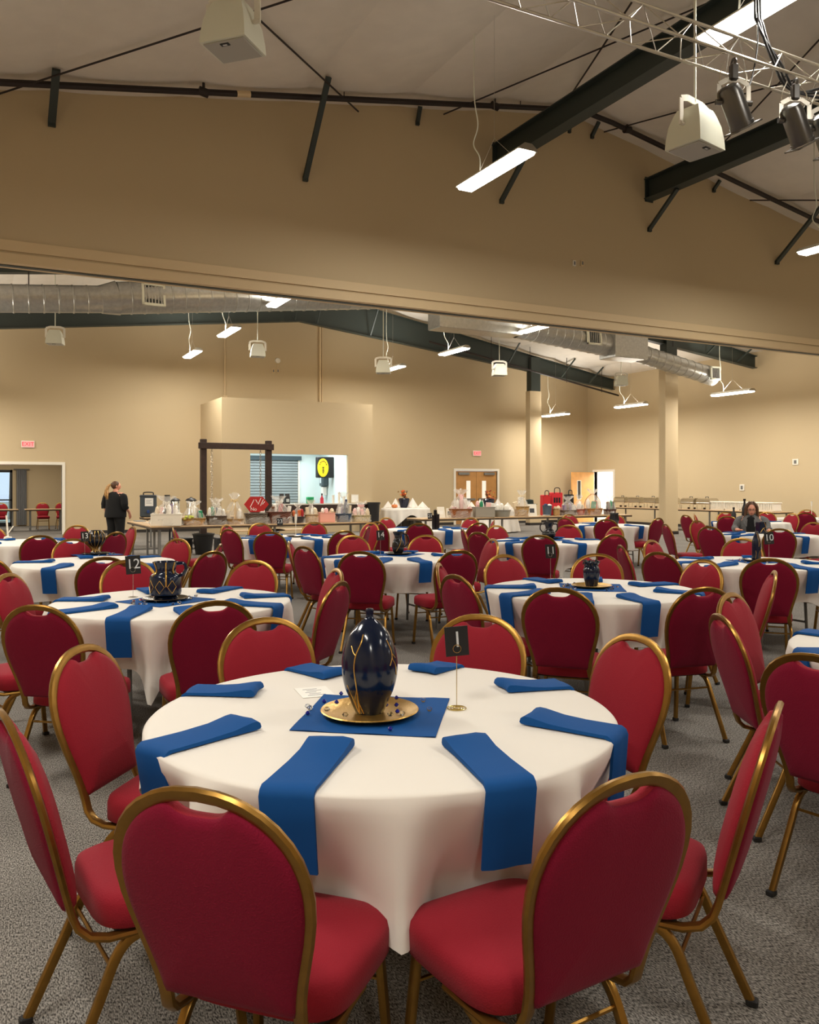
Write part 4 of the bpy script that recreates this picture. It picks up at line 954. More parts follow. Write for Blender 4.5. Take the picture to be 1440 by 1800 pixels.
# striped vase table
c = at(168, 975, TZ)
mat_square(T13, c, .44, .3, 'blue square napkin under the striped pedestal vase'); charger(c, .15, TZ + .004, 'dcharger', 'dark charger plate under the striped pedestal vase'); scatter(T13, c, 'b', 'clear gems scattered round the striped pedestal vase', n=16)
PR = smoothprof([(.06, 0), (.055, .015), (.03, .04), (.032, .07), (.07, .1), (.105, .155), (.1, .21), (.07, .25), (.06, .258)], 5)
v3 = vase('vase', 'round black pedestal vase with vertical gold stripes', c, TZ + .012, [(0, 0)] + PR + [(0, .235)], 'black', 48, fn=lambda t_, z: 1 + .035 * abs(math.sin(t_ * 7)))
for k in range(14):
    a = 2 * PI * (k + .0) / 14; MB().tube([Vector((prof_r(PR, z) * math.cos(a), prof_r(PR, z) * math.sin(a), z)) for z in [.02 + .0165 * i for i in range(15)]], .0032, 5).build('gold_stripe', M['vein'], v3)
table_sign('13', 149, 982, 943, 'black number card half hidden behind the striped vase', rz=-.1, w=.085, brass='silver')
# number 14 table pitcher
c = at(700, 975, TZ)
mat_square(T14, c, .44, .6, 'blue square napkin under the black pitcher'); charger(c, .15, TZ + .004, 'dcharger', 'dark charger plate under the black pitcher on number 14 table')
v4 = vase('pitcher', 'black pitcher with a big gold lined loop handle on number 14 table', c, TZ + .012, [(0, 0)] + smoothprof([(.045, 0), (.06, .03), (.068, .08), (.06, .13), (.04, .17), (.042, .2), (.06, .235), (.055, .237), (.035, .19)], 4) + [(0, .18)], 'black', 32)
MB().tube(bez([hd * .05 + Vector((0, 0, .225)), hd * .1 + Vector((0, 0, .2)), hd * .115 + Vector((0, 0, .14)), hd * .09 + Vector((0, 0, .09)), hd * .062 + Vector((0, 0, .075))], 5), .008, 6).build('handle', M['black'], v4)
MB().tube(bez([hd * .04 - Vector((S, C, 0)) * .045 + Vector((0, 0, .19)), -Vector((S, C, 0)) * .07 + hd * .02 + Vector((0, 0, .1)), -Vector((S, C, 0)) * .06 - hd * .02 + Vector((0, 0, .03))], 6), .003, 5).build('gold_line', M['vein'], v4)
table_sign('14', 669, 978, 941, 'black card reading 14 in front of a burgundy chair back', rz=.1, brass='silver')
# number 11 table
c = at(1040, 1033, TZ)
mat_square(T11, c, .46, -.62, 'blue square napkin under the small navy jar'); charger(c, .15, TZ + .004, 'charger', 'gold charger plate under the small navy jar'); scatter(T11, c, 'c', 'clear gems scattered round the small navy jar', r0=.15, r1=.22, n=20)
v5 = vase('jar', 'small navy jar with a ruffled dark rim on number 11 table', c, TZ + .012, [(0, 0)] + smoothprof([(.042, 0), (.048, .02), (.058, .07), (.062, .115), (.052, .145), (.045, .155), (.058, .178), (.05, .18), (.04, .16)], 4) + [(0, .15)], 'navy', 36, fn=lambda t_, z: 1 + (.07 * math.sin(8 * t_) if z > .15 else 0))
mb = MB(); rg = random.Random(2)
for i in range(22):
    a = rg.uniform(0, 6.28); mb.tube([(0, 0, .15), (.04 * math.cos(a), .04 * math.sin(a), .175 + rg.random() * .02), (.066 * math.cos(a + .3), .066 * math.sin(a + .3), .15 + rg.random() * .04)], .004, 4)
mb.build('ruffle', M['plastic'], v5, smooth=0)
table_sign('11', 968, 1019, 969, 'black card reading 11 turned sideways, left of the small navy jar', rz=-.6, w=.09, brass='silver')
# number 10 table
c = at(1330, 987, TZ)
mat_square(T10, c, .44, -.3, 'blue square napkin under the slim navy bottle vase'); charger(c, .14, TZ + .004, 'dcharger', 'dark charger plate under the slim navy bottle vase'); scatter(T10, c, 'd', 'clear gems scattered round the slim navy bottle vase', n=10)
PB = smoothprof([(.04, 0), (.043, .02), (.043, .17), (.034, .22), (.018, .27), (.014, .29)], 5)
v6 = vase('bottle_vase', 'slim navy bottle vase with gold veins on number 10 table', c, TZ + .012, [(0, 0)] + PB + [(0, .29)], 'navy', 28)
for pts in ([(-12, .28), (5, .22), (12, .17), (8, .14)], [(-35, .02), (-25, .07), (-30, .1)], [(20, .015), (10, .06), (28, .1)], [(30, .26), (38, .2), (30, .17)]):
    MB().tube(bez([Vector((prof_r(PB, z) * math.cos(fa + rad(a)), prof_r(PB, z) * math.sin(fa + rad(a)), z)) for a, z in pts], 4), .002, 5).build('gold_crack', M['vein'], v6)
table_sign('10', 1352, 983, 946, 'black card reading 10 in front of a burgundy chair back', rz=.0, w=.1, brass='silver')
# two handled vase
c = at(965, 948, TZ); charger(c, .15, TZ + .003, 'dcharger', 'dark charger plate under the two handled vase'); mat_square(TH2, (c[0] + .02, c[1] - .2), .3, .2, 'blue square napkin before the two handled vase')
v7 = vase('amphora', 'squat black vase with two handles, ridged body', c, TZ + .012, [(0, 0)] + smoothprof([(.06, 0), (.085, .03), (.098, .07), (.08, .11), (.05, .14), (.05, .17), (.075, .22), (.07, .222), (.045, .17)], 4) + [(0, .16)], 'black', 32)
for s_ in (1, -1): MB().tube(bez([hd * s_ * .06 + Vector((0, 0, .205)), hd * s_ * .115 + Vector((0, 0, .2)), hd * s_ * .12 + Vector((0, 0, .13)), hd * s_ * .09 + Vector((0, 0, .09))], 5), .009, 6).build('handle', M['black'], v7)
for z in (.05, .075, .1): MB().tube(arc((0, 0, z), prof_r([(.085, .03), (.098, .07), (.08, .11)], z) + .001, 0, 2 * PI, 28, (1, 0, 0), (0, 1, 0))[:-1], .002, 5, closed=True).build('ridge', M['grey'], v7)
# candles
c = at(766, 931, TZ)
for i, (dx, dy, r, hh, lab) in enumerate(((-.03, 0, .037, .25, 'left'), (.03, .0, .037, .27, 'right'), (-.005, .06, .03, .34, 'thin tallest'))):
    cc = (c[0] + C * dx + S * dy, c[1] - S * dx + C * dy); t = thing('candle_holder', 'black cylinder candle holder, %s one of three' % lab, 'candle', (cc[0], cc[1], TZ + .001))
    MB().lathe([(0, 0), (r, 0), (r, hh), (r * .8, hh), (r * .8, hh - .03), (0, hh - .03)], 20).build('body', M['black'], t); MB().tube([(0, 0, hh - .03), (0, 0, hh + .02)], .004, 5).build('wick', M['steel'], t)
table_sign('21', 756, 928, 907, 'small black number card left of the three black candles', w=.085, brass='silver')
# number 23 table
table_sign('23', 492, 941, 917, 'black card reading 23 in front of the gift table', w=.09, brass='silver'); c = at(520, 944, TZ); charger(c, .14, TZ + .003, 'dcharger', 'dark charger plate under the white taper stand')
t = thing('taper_stand', 'thin white taper stand on number 23 table', 'candle', (c[0], c[1], TZ + .01)); MB().tube([(0, 0, 0), (0, 0, .2)], .004, 6).lathe([(0, 0), (.04, 0), (.01, .012), (0, .012)], 14).build('stand', M['white'], t); MB().lathe([(0, .18), (.012, .19), (.02, .27), (.017, .33), (0, .33)], 12).build('candle', M['white'], t)
# before the catering racks
c = at(1080, 922, TZ); t = vase('urn', 'dark rough urn on the table before the catering racks', c, TZ, [(0, 0), (.07, 0), (.1, .1), (.08, .2), (.09, .23), (.05, .2), (0, .19)], 'black', 18)
# seated woman's table and the one behind
c = at(1338, 938, TZ); t = thing('square_vase', "dark square vase with gold lines on the seated woman's table", 'vase', (c[0], c[1], TZ + .001), -TH + .2)
MB().box(-.06, .06, -.06, .06, 0, .19, bev=.008).build('body', M['navy'], t, smooth=0); MB().tube([(-.05, -.062, .02), (.0, -.062, .09), (.05, -.062, .1), (.02, -.062, .18)], .003, 5).tube([(.0, -.062, .09), (.045, -.062, .03)], .003, 5).build('gold_line', M['vein'], t)
c = at(1309, 914, TZ); t = vase('bottle_vase', "tall black bottle behind the seated woman's head", c, TZ, [(0, 0), (.055, 0), (.06, .1), (.058, .26), (.022, .36), (.02, .44), (.028, .45), (0, .45)], 'black', 20); MB().lathe([(.029, .43), (.03, .475), (0, .475)], 12).build('cap', M['black'], t)
c = at(1290, 916, TZ); t = vase('bottle_vase', "short dark bottle left of the seated woman's head", c, TZ, [(0, 0), (.05, 0), (.052, .16), (.02, .22), (.02, .28), (0, .28)], 'black', 16); MB().lathe([(.024, .27), (.024, .3), (0, .3)], 10).build('cap', M['black'], t)
c = at(1427, 911, TZ); t = thing('taper_stand', 'thin white taper stand on the farthest right table', 'candle', (c[0], c[1], TZ)); MB().tube([(0, 0, 0), (0, 0, .3)], .006, 6).lathe([(0, 0), (.05, 0), (.01, .012), (0, .012)], 14).build('stand', M['white'], t); MB().lathe([(0, .28), (.014, .29), (.02, .4), (0, .4)], 12).build('candle', M['white'], t)
c = at(14, 950, TZ); t = thing('taper_stand', 'white twig stand on the table beside the left doorway', 'candle', (c[0], c[1], TZ)); MB().lathe([(0, 0), (.06, 0), (.05, .05), (.02, .06), (0, .06)], 14).build('base', M['white'], t); MB().tube([(0, 0, .05), (-.02, 0, .35)], .012, 6).tube([(0, 0, .1), (.07, 0, .2)], .008, 5).build('twig', M['white'], t)

# ---------------------------------------------------------------- long folding tables
GZ = .745
def long_table(u0, u1, v0, v1, label, group='long folding tables'):
    t = thing('folding_table', label, 'table', ((u0 + u1) / 2, (v0 + v1) / 2, 0), 0, group); a, b_ = (u1 - u0) / 2, (v1 - v0) / 2
    MB().box(-a, a, -b_, b_, GZ - .025, GZ, bev=.006).build('tabletop', M['tabtop'], t, smooth=0)
    mb = MB(); 
    for x0, x1, y0, y1 in ((-a + .005, a - .005, -b_ + .004, -b_ + .02), (-a + .005, a - .005, b_ - .02, b_ - .004), (-a + .005, -a + .02, -b_, b_), (a - .02, a - .005, -b_ + .02, b_ - .02)): mb.box(x0, x1, y0 if y0 != -b_ else -b_ + .02, y1 if y1 != b_ else b_ - .02, GZ - .06, GZ - .025)
    mb.build('apron', M['tabedge'], t, smooth=0)
    la, lb = (a > b_), None
    for s_ in (-1, 1):
        for q in (-1, 1):
            x, y = (s_ * (a - .18), q * (b_ - .1)) if a > b_ else (q * (a - .1), s_ * (b_ - .18))
            MB().box(x - .02, x + .02, y - .02, y + .02, .0, GZ - .03).build('leg', M['grey'], t, smooth=0)
        p, q = ((s_ * (a - .18), -b_ + .1, .12), (s_ * (a - .18), b_ - .1, .12)) if a > b_ else ((-a + .1, s_ * (b_ - .18), .12), (a - .1, s_ * (b_ - .18), .12))
        MB().bar(p, q, .03, .03).build('crossbar', M['grey'], t, smooth=0)
    return t
GV = 16.6
ga = [on_v(266, GV), 0, on_v(651, GV)]; ga[1] = (ga[0] + ga[2]) / 2
long_table(ga[0], ga[1] - .005, GV, GV + .76, 'left long table of the left gift row, under the white box')
long_table(ga[1] + .005, ga[2], GV, GV + .76, 'right long table of the left gift row, below the serving window')
long_table(ga[0], ga[0] + .76, GV + .78, GV + 2.9, 'long table running back from the left gift row towards the standing woman')
G2 = 17.6; gb0, gb1 = on_v(740, G2), on_v(1112, G2); w3 = (gb1 - gb0) / 3
for i, lab in enumerate(('left', 'middle', 'right')): long_table(gb0 + w3 * i + .004, gb0 + w3 * (i + 1) - .004, G2, G2 + .76, '%s long table of the right gift row' % lab)
for i in range(3): long_table(21.4, 22.16, 17.2 + i * 2.5, 19.68 + i * 2.5, 'long catering table by the right wall, %s' % ('behind the seated woman', 'behind the near column', 'nearest the open door')[i])
long_table(3.75, 6.1, 21.5, 22.2, 'coffee table with urns along the back, right of the standing woman')
long_table(on_v(-45, 31), on_v(33, 31), 31, 31.7, 'lobby table on the left, seen through the doorway'); long_table(on_v(44, 31), on_v(118, 31), 31.02, 31.72, 'lobby table on the right, seen through the doorway')
put_chair(on_v(76, 32.1), 32.1, PI, 'burgundy chair behind the lobby table, centre of the doorway'); put_chair(on_v(110, 32.1), 32.1, PI, 'burgundy chair behind the lobby table, partly hidden by the door jamb'); put_chair(on_v(2, 32.1), 32.1, PI, 'burgundy chair behind the lobby table, cut by the left edge')

# ---------------------------------------------------------------- gift baskets
def bowl(bw, bd, bh, taper=.82, n=28, band=6):
    mb = MB(); vs = []; fs = []; rows = band * 2 + 1
    for j in range(rows):
        z = bh * j / (rows - 1); k = taper + (1 - taper) * j / (rows - 1)
        for i in range(n):
            a = 2 * PI * i / n; e = 2 / 3; w = 1 + (.03 if (i + j // 1) % 2 else -.02)
            vs.append((math.copysign(abs(math.cos(a)) ** e, math.cos(a)) * bw / 2 * k * w, math.copysign(abs(math.sin(a)) ** e, math.sin(a)) * bd / 2 * k * w, z))
    for j in range(rows - 1): fs += [(j * n + i, j * n + (i + 1) % n, j * n + n + (i + 1) % n, j * n + n + i) for i in range(n)]
    fs += [tuple(range(n - 1, -1, -1)), tuple(range((rows - 1) * n, rows * n))]
    return mb.add(vs, fs)
def rimloop(bw, bd, z, r, n=28):
    return [((math.copysign(abs(math.cos(2 * PI * i / n)) ** .667, math.cos(2 * PI * i / n))) * bw / 2, (math.copysign(abs(math.sin(2 * PI * i / n)) ** .667, math.sin(2 * PI * i / n))) * bd / 2, z) for i in range(n)]
def gift(px, v, w, bh, th, col, items, label, seed, kind='basket', wrap=True, bow=None, handle=False, name='gift_basket', base=GZ):
    u = on_v(px, v); z_ = u * S + v * C; k = z_ / FPX; W = w * k; D = min(W * .75, .42); B = bh * k; Tt = th * k; rg = random.Random(seed)
    t = thing(name, label, 'gift', (u, v, base + .001), -TH * .4 + rg.uniform(-.1, .1))
    if kind == 'basket':
        bowl(W, D, B).build('basket', wicker(*col), t, smooth=0); MB().tube(rimloop(W * 1.01, D * 1.01, B, .012), .012, 6, closed=True).build('rim', wicker(*[int(x * .8) for x in col]), t)
    elif kind == 'box':
        MB().box(-W / 2, W / 2, -D / 2, D / 2, 0, B, bev=.01).build('box', solid(*col), t, smooth=0); MB().box(-W / 2 - .004, W / 2 + .004, -D / 2 - .004, D / 2 + .004, B * .9, B + .002).build('rim', solid(*[int(x * .93) for x in col]), t, smooth=0)
    elif kind == 'tub':
        MB().lathe([(0, 0), (.42 * W, 0), (.5 * W, B), (.52 * W, B), (.52 * W, B * .95)], 22).build('tub', solid(*col, .35), t); MB().tube(arc((0, 0, B * .97), .505 * W, 0, 2 * PI, 24, (1, 0, 0), (0, 1, 0))[:-1], .01, 6, closed=True).build('rim', solid(*[int(x * .8) for x in col], .35), t)
    if handle: MB().tube(bez([(-W * .48, 0, B * .8), (-W * .42, 0, Tt * .6), (0, 0, Tt * .84), (W * .42, 0, Tt * .6), (W * .48, 0, B * .8)], 6), .01, 6).build('handle', wicker(*col), t)
    n = len(items)
    for i, (ic, shp) in enumerate(items):
        x = (-.5 + (i + .5) / n) * W * .8 + rg.uniform(-.02, .02); y = rg.uniform(-.25, .05) * D; hh = (Tt * .74 - B) * rg.uniform(.55, 1.0) * (1 - .7 * abs(x) / (W / 2 + .01)) + .05; ww = W * .8 / n * rg.uniform(.8, 1.25)
        z0 = B * .75
        if shp == 'box': MB().box(-ww / 2, ww / 2, -.04, .04, z0, B + hh, bev=.006, mtx=Matrix.Translation((x, y, 0)) @ Matrix.Rotation(rg.uniform(-.2, .2), 4, 'Y')).build('item', solid(*ic), t, smooth=0)
        elif shp == 'bottle': MB().lathe([(0, z0), (ww * .35, z0), (ww * .35, B + hh * .6), (ww * .12, B + hh * .8), (ww * .12, B + hh * 1.15), (0, B + hh * 1.15)], 10, (x, y, 0)).build('item', solid(*ic, .25), t)
        elif shp == 'shred':
            mb = MB()
            for q in range(10): mb.blob((x + rg.uniform(-ww * .6, ww * .6), y + rg.uniform(-.1, .08), B + rg.uniform(-.01, .05)), .03, .03, .02, 6, jit=.4, rng=rg)
            mb.build('shredded_paper', solid(*ic), t, smooth=0)
        else: MB().blob((x, y, B + hh * .45), ww * .55, .07, hh * .6 + .03, 9, jit=.12, rng=rg).build('item', solid(*ic), t)
    if wrap:
        ns, rows = 26, 14; vs = []; fs = []; pk = .8
        for j in range(rows + 1):
            q = j / rows; z = Tt * q
            if q < pk: s_ = 1.06 * max(.05, (1 - (q / pk) ** 2.0)) ** .55 if q > bh / th * .6 else 1.06
            else: s_ = .05 + (q - pk) / (1 - pk) * .55
            for i in range(ns):
                a = 2 * PI * i / ns; jt = 1 + rg.uniform(-.09, .09) + (.16 * (1 if i % 2 else -1) if q >= pk else .05 * (1 if i % 2 else -1))
                vs.append((W / 2 * s_ * jt * math.cos(a), max(D / 2, W * .3) * s_ * jt * math.sin(a), z + rg.uniform(-.02, .02) * (1 if j else 0) + (.04 * rg.random() if j == rows else 0)))
        for j in range(rows): fs += [(j * ns + i, j * ns + (i + 1) % ns, j * ns + ns + (i + 1) % ns, j * ns + ns + i) for i in range(ns)]
        MB().add(vs, fs).build('cellophane_wrap', M['film'], t, smooth=0)
    if bow:
        mb = MB()
        for i in range(7):
            a = 2 * PI * i / 7; d = Vector((math.cos(a), math.sin(a) * .6, .3)); c0 = Vector((0, -.03, Tt * .78))
            mb.tube(bez([c0, c0 + d * .05 + Vector((0, 0, .02)), c0 + d * .075, c0 + d * .05 - Vector((0, 0, .02)), c0], 4), .008, 5, r2=.003)
        for s_ in (-1, 1): mb.tube(bez([Vector((0, -.03, Tt * .78)), Vector((s_ * .04, -.08, Tt * .6)), Vector((s_ * .08, -.1, Tt * .45))], 4), .007, 5, r2=.002)
        mb.build('bow', solid(*bow), t)
    return t
WH, CR, PK, OR, GN, BR, RD, BK, NV, YG, GD, PU = (235, 230, 220), (226, 208, 176), (236, 190, 186), (206, 104, 50), (40, 140, 96), (110, 74, 50), (176, 30, 36), (24, 24, 26), (36, 52, 92), (200, 206, 90), (204, 164, 84), (120, 96, 130)
v0 = GV + .22
gift(293, v0, 51, 21, 50, (236, 226, 208), [(CR, 'blob'), (PK, 'box'), (BK, 'bottle'), (WH, 'blob'), (PU, 'box'), (WH, 'bottle')], 'white box overflowing with wrapped gifts, leftmost on the left gift row', 1, 'box', name='gift_box', bow=WH)
gift(340, v0, 41, 12, 40, (196, 150, 84), [(YG, 'shred'), (YG, 'shred'), (WH, 'blob'), (BK, 'bottle'), (GN, 'box')], 'tan basket full of yellow green shredded paper', 2)
gift(380, v0, 36, 15, 44, (98, 78, 60), [(WH, 'blob'), (GN, 'blob'), (WH, 'box'), (NV, 'box'), (WH, 'blob')], 'dark brown basket with white and green gifts, before the left swing post', 3, bow=WH)
gift(412, v0, 30, 9, 52, (200, 160, 100), [(CR, 'box'), (GD, 'bottle'), (WH, 'blob')], 'low tan tray in tall clear wrap with a cream bow', 4, bow=(225, 200, 150))
t = gift(450, v0, 40, 18, 30, (112, 98, 82), [(WH, 'box'), (BR, 'box'), (WH, 'blob')], 'grey brown basket holding a red hexagonal game box', 5)
kk = 18.0 / FPX; hb = thing('game_box', 'red hexagonal game box with white lines standing in a grey brown basket', 'box', (on_v(450, v0 - .02), v0 - .04, GZ + .001 + 20 * kk), -TH * .4)
R = Matrix.Translation((0, -.03, 13 * kk)) @ Matrix.Rotation(PI / 2, 4, 'X')
MB().prism([(20.5 * kk * math.cos(PI / 3 * i), 15 * kk * math.sin(PI / 3 * i)) for i in range(6)], -.03, .03, mtx=R).build('box', solid(178, 34, 30), hb, smooth=0)
mb = MB()
for a, c_ in (((-.13, -.06), (-.05, .1)), ((.03, .0), (.09, .13)), ((.08, -.03), (.14, .1)), ((-.02, .1), (.02, .03)), ((.12, .0), (.17, .06))): mb.bar((a[0], -.063, 13 * kk + a[1]), (c_[0], -.063, 13 * kk + c_[1]), .012, .004, up=(0, 1, 0))
mb.build('line', M['paper'], hb, smooth=0); text('No', .1, 'letters', M['paper'], hb, (-.06, -.062, 13 * kk - .1), (PI / 2, 0, 0), .001)
gift(490, v0, 42, 20, 46, (116, 66, 48), [(BR, 'box'), (WH, 'blob'), (RD, 'box'), (BK, 'bottle'), (WH, 'box')], 'brown basket in a puffed clear dome with a white bow, above sign 23', 6, bow=WH)
gift(524, v0, 24, 11, 33, (60, 54, 56), [(OR, 'blob'), (OR, 'box'), (RD, 'blob')], 'small dark bowl with orange gifts in clear wrap', 7, 'tub')
gift(547, v0, 25, 14, 38, (204, 168, 120), [(CR, 'box'), (WH, 'bottle'), (CR, 'blob')], 'small tan basket in tall clear wrap', 8)
gift(574, v0, 27, 17, 27, (236, 168, 150), [(WH, 'blob'), (PK, 'blob'), (CR, 'blob')], 'pink gift bag with frilly tissue paper', 9, 'box', wrap=False, name='gift_bag')
gift(604, v0, 28, 14, 50, (62, 84, 112), [(WH, 'box'), (PU, 'bottle'), (NV, 'box'), (BK, 'bottle'), (CR, 'box')], 'blue grey basket with tall bottles in clear wrap', 10)
gift(634, v0, 34, 11, 34, (224, 206, 160), [(PK, 'blob'), (WH, 'blob'), (PK, 'box'), (CR, 'blob')], 'cream basket in a pink clear dome, rightmost on the left gift row', 11, bow=PK)
v0 = G2 + .22
gift(810, v0, 40, 15, 48, (166, 100, 52), [(PK, 'shred'), (WH, 'blob'), (PK, 'blob'), (WH, 'box'), (PK, 'shred')], 'wide brown basket with pink shredded paper, leftmost basket of right gift row', 12, bow=PK)
gift(849, v0, 36, 18, 36, (158, 150, 136), [(PK, 'blob'), (GN, 'blob'), (PK, 'box'), (WH, 'box')], 'grey rectangular tub with pink gifts', 13, 'box', wrap=False, name='gift_tub')
gift(882, v0, 32, 12, 26, (150, 146, 134), [(WH, 'blob'), (WH, 'blob'), (WH, 'blob')], 'grey oval tub with white tissue paper', 14, 'tub', wrap=False, name='gift_tub')
gift(917, v0, 26, 17, 44, (190, 150, 88), [(CR, 'box'), (WH, 'box'), (CR, 'bottle')], 'tan square basket left of the white picture frame', 15, bow=CR)
gift(962, v0 + .05, 17, 18, 20, (78, 92, 108), [(NV, 'blob'), (WH, 'blob')], 'blue grey bucket behind a white plate', 16, 'tub', wrap=False, name='gift_bucket')
gift(978, v0, 13, 12, 18, (186, 148, 96), [(CR, 'box'), (CR, 'blob')], 'tiny tan basket right of the blue grey bucket', 17, wrap=False)
gift(999, v0, 30, 9, 32, (130, 110, 96), [(PU, 'box'), (BR, 'blob'), (PU, 'blob'), (WH, 'box')], 'brown tray in a wide clear tent of wrap', 18)
gift(1018, v0, 20, 10, 34, (190, 84, 52), [(WH, 'box'), (WH, 'blob'), (CR, 'box')], 'orange red basket with white gifts', 19)
gift(1042, v0, 34, 11, 44, (198, 138, 80), [(WH, 'blob'), (GN, 'box'), (OR, 'box'), (WH, 'blob')], 'tan tray with an arched handle in clear wrap', 20, handle=True)
gift(1072, v0, 22, 9, 32, (92, 52, 38), [(BK, 'bottle'), (BR, 'box'), (GN, 'blob'), (BK, 'blob')], 'small dark brown basket, rightmost on the right gift row', 21)
def bag(px, v, w, h, col, label, seed, letters=None):
    u = on_v(px, v); k = (u * S + v * C) / FPX; W, Hh = w * k, h * k; t = thing('gift_bag', label, 'bag', (u, v, GZ + .001), -TH * .5)
    MB().box(-W / 2, W / 2, -.1, .1, 0, Hh, bev=.015).build('bag', solid(*col), t, smooth=0)
    MB().tube(bez([(-W * .25, -.1, Hh * .95), (-W * .2, -.1, Hh * 1.18), (W * .2, -.1, Hh * 1.18), (W * .25, -.1, Hh * .95)], 5), .012, 6).build('handle', M['plastic'], t)
    if letters: 
        for i in range(3): MB().box(-W * .32 + i * W * .22, -W * .16 + i * W * .22, -.105, -.1, Hh * .55, Hh * .78).build('print', M['plastic'], t, smooth=0)
    return t
bag(977, v0 + .3, 21, 40, (214, 44, 54), 'large bright red bag with dark print and black handle', 1, True); bag(959, v0 + .32, 15, 36, (200, 36, 40), 'smaller red bag left of the large red one', 2); bag(1000, v0 + .34, 14, 36, (28, 26, 28), 'black bag right of the large red bag', 3)
def leaning(px, v, w, h, label, dark=True, name='picture_frame', cat='frame', lean=-.25, rz=-.1):
    u = on_v(px, v); k = (u * S + v * C) / FPX; W, Hh = w * k, h * k; t = thing(name, label, cat, (u, v, GZ + .002), -TH * .5 + rz); t.rotation_euler.x = lean
    MB().box(-W / 2, W / 2, 0, .02, 0, Hh).build('frame', M['white'], t, smooth=0); MB().box(-W * .25, W * .25, -.004, 0, Hh * .3, Hh * .65).build('picture', solid(60, 62, 66) if dark else M['paper'], t, smooth=0); return t
leaning(936, v0 - .12, 17, 22, 'white framed notice with a small dark picture, leaning on the right gift row'); leaning(777, v0, 14, 20, 'white framed card leaning at the left end of the right gift row', False, rz=.2); leaning(790, v0 + .1, 12, 17, 'second white card beside the left end of the right gift row', True, rz=-.4)
u = on_v(962, G2 + .08); o = MB().lathe([(0, .002), (.06, .002), (.1, .02), (.098, .026), (.06, .009), (0, .009)], 24).build('plate', M['white'], None, loc=(u, G2 + .12, GZ)); tag(o, 'white plate in front of the blue grey bucket', 'plate')
u = on_v(935, v0 + .2); t = thing('hat', 'dark green hat resting behind the white framed notice', 'hat', (u, v0 + .3, GZ + .001)); MB().lathe([(0, .3), (.02, .3), (.2, .3), (.21, .31), (.11, .32), (.1, .42), (0, .44)], 18).build('hat_crown', solid(22, 40, 36), t); MB().tube([(0, 0, 0), (0, 0, .3)], .05, 8).build('stand', M['plastic'], t)
# ---------------------------------------------------------------- coffee station
def urn(px, v, label):
    u = on_v(px, v); t = thing('coffee_urn', label, 'urn', (u, v, GZ + .001))
    MB().lathe([(0, 0), (.13, 0), (.14, .03), (.12, .06), (.125, .36), (.11, .4), (0, .4)], 22).build('body', M['chrome'], t); MB().lathe([(.0, .4), (.14, .4), (.145, .42), (.1, .46), (.03, .48), (.03, .5), (0, .5)], 22).build('lid', M['plastic'], t); MB().lathe([(0, .005), (.145, .005), (.145, .05), (0, .05)], 22).build('base', M['plastic'], t)
    MB().tube([(0, -.12, .1), (0, -.19, .1), (0, -.19, .06)], .015, 8).build('tap', M['plastic'], t)
urn(307, 21.8, 'steel coffee urn with dark lid, left one, behind the white gift box'); urn(336, 21.75, 'steel coffee urn with dark lid, right one')
u = on_v(261, 21.8); t = thing('drink_dispenser', 'dark grey insulated drink dispenser with a white notice', 'dispenser', (u, 21.8, GZ + .001), -.2)
MB().box(-.2, .2, -.2, .2, 0, .54, bev=.03).build('body', solid(66, 74, 80), t, smooth=0); MB().box(-.21, .21, -.21, .21, .5, .56, bev=.02).build('lid', solid(56, 62, 68), t, smooth=0); MB().tube(bez([(-.12, 0, .56), (-.1, 0, .62), (.1, 0, .62), (.12, 0, .56)], 4), .015, 6).build('handle', M['plastic'], t)
MB().box(-.08, .12, -.206, -.2, .28, .48).build('notice', M['paper'], t, smooth=0); mb = MB(); [mb.box(-.05, .08 - .03 * (i % 2), -.208, -.206, .42 - i * .035, .43 - i * .035) for i in range(3)]; mb.build('print', M['ink'], t, smooth=0); MB().box(-.03, .03, -.25, -.2, .1, .18, bev=.01).build('tap', solid(40, 70, 130), t, smooth=0)
u = on_v(294, 21.7); t = thing('sign_card', 'small black card on a stand between dispenser and urn', 'sign', (u, 21.7, GZ)); MB().box(-.07, .07, -.01, .01, .38, .56).build('card', M['card'], t, smooth=0); MB().tube([(0, 0, 0), (0, 0, .38)], .006, 6).lathe([(0, 0), (.06, 0), (.01, .012), (0, .012)], 12).build('stand', M['silver'], t)
for px, hh, col, lab in ((238, .22, (180, 176, 160), 'pale canister'), (245, .18, (50, 46, 44), 'dark canister')):
    u = max(on_v(px, 21.9), 3.82 + (px - 238) * .02); t = thing('canister', '%s on the coffee table left of the dispenser' % lab, 'canister', (u, 22.0, GZ + .001)); MB().lathe([(0, 0), (.055, 0), (.055, hh), (0, hh)], 14).build('body', solid(*col), t); MB().lathe([(.058, hh - .02), (.058, hh + .02), (0, hh + .03)], 14).build('lid', M['plastic'], t)
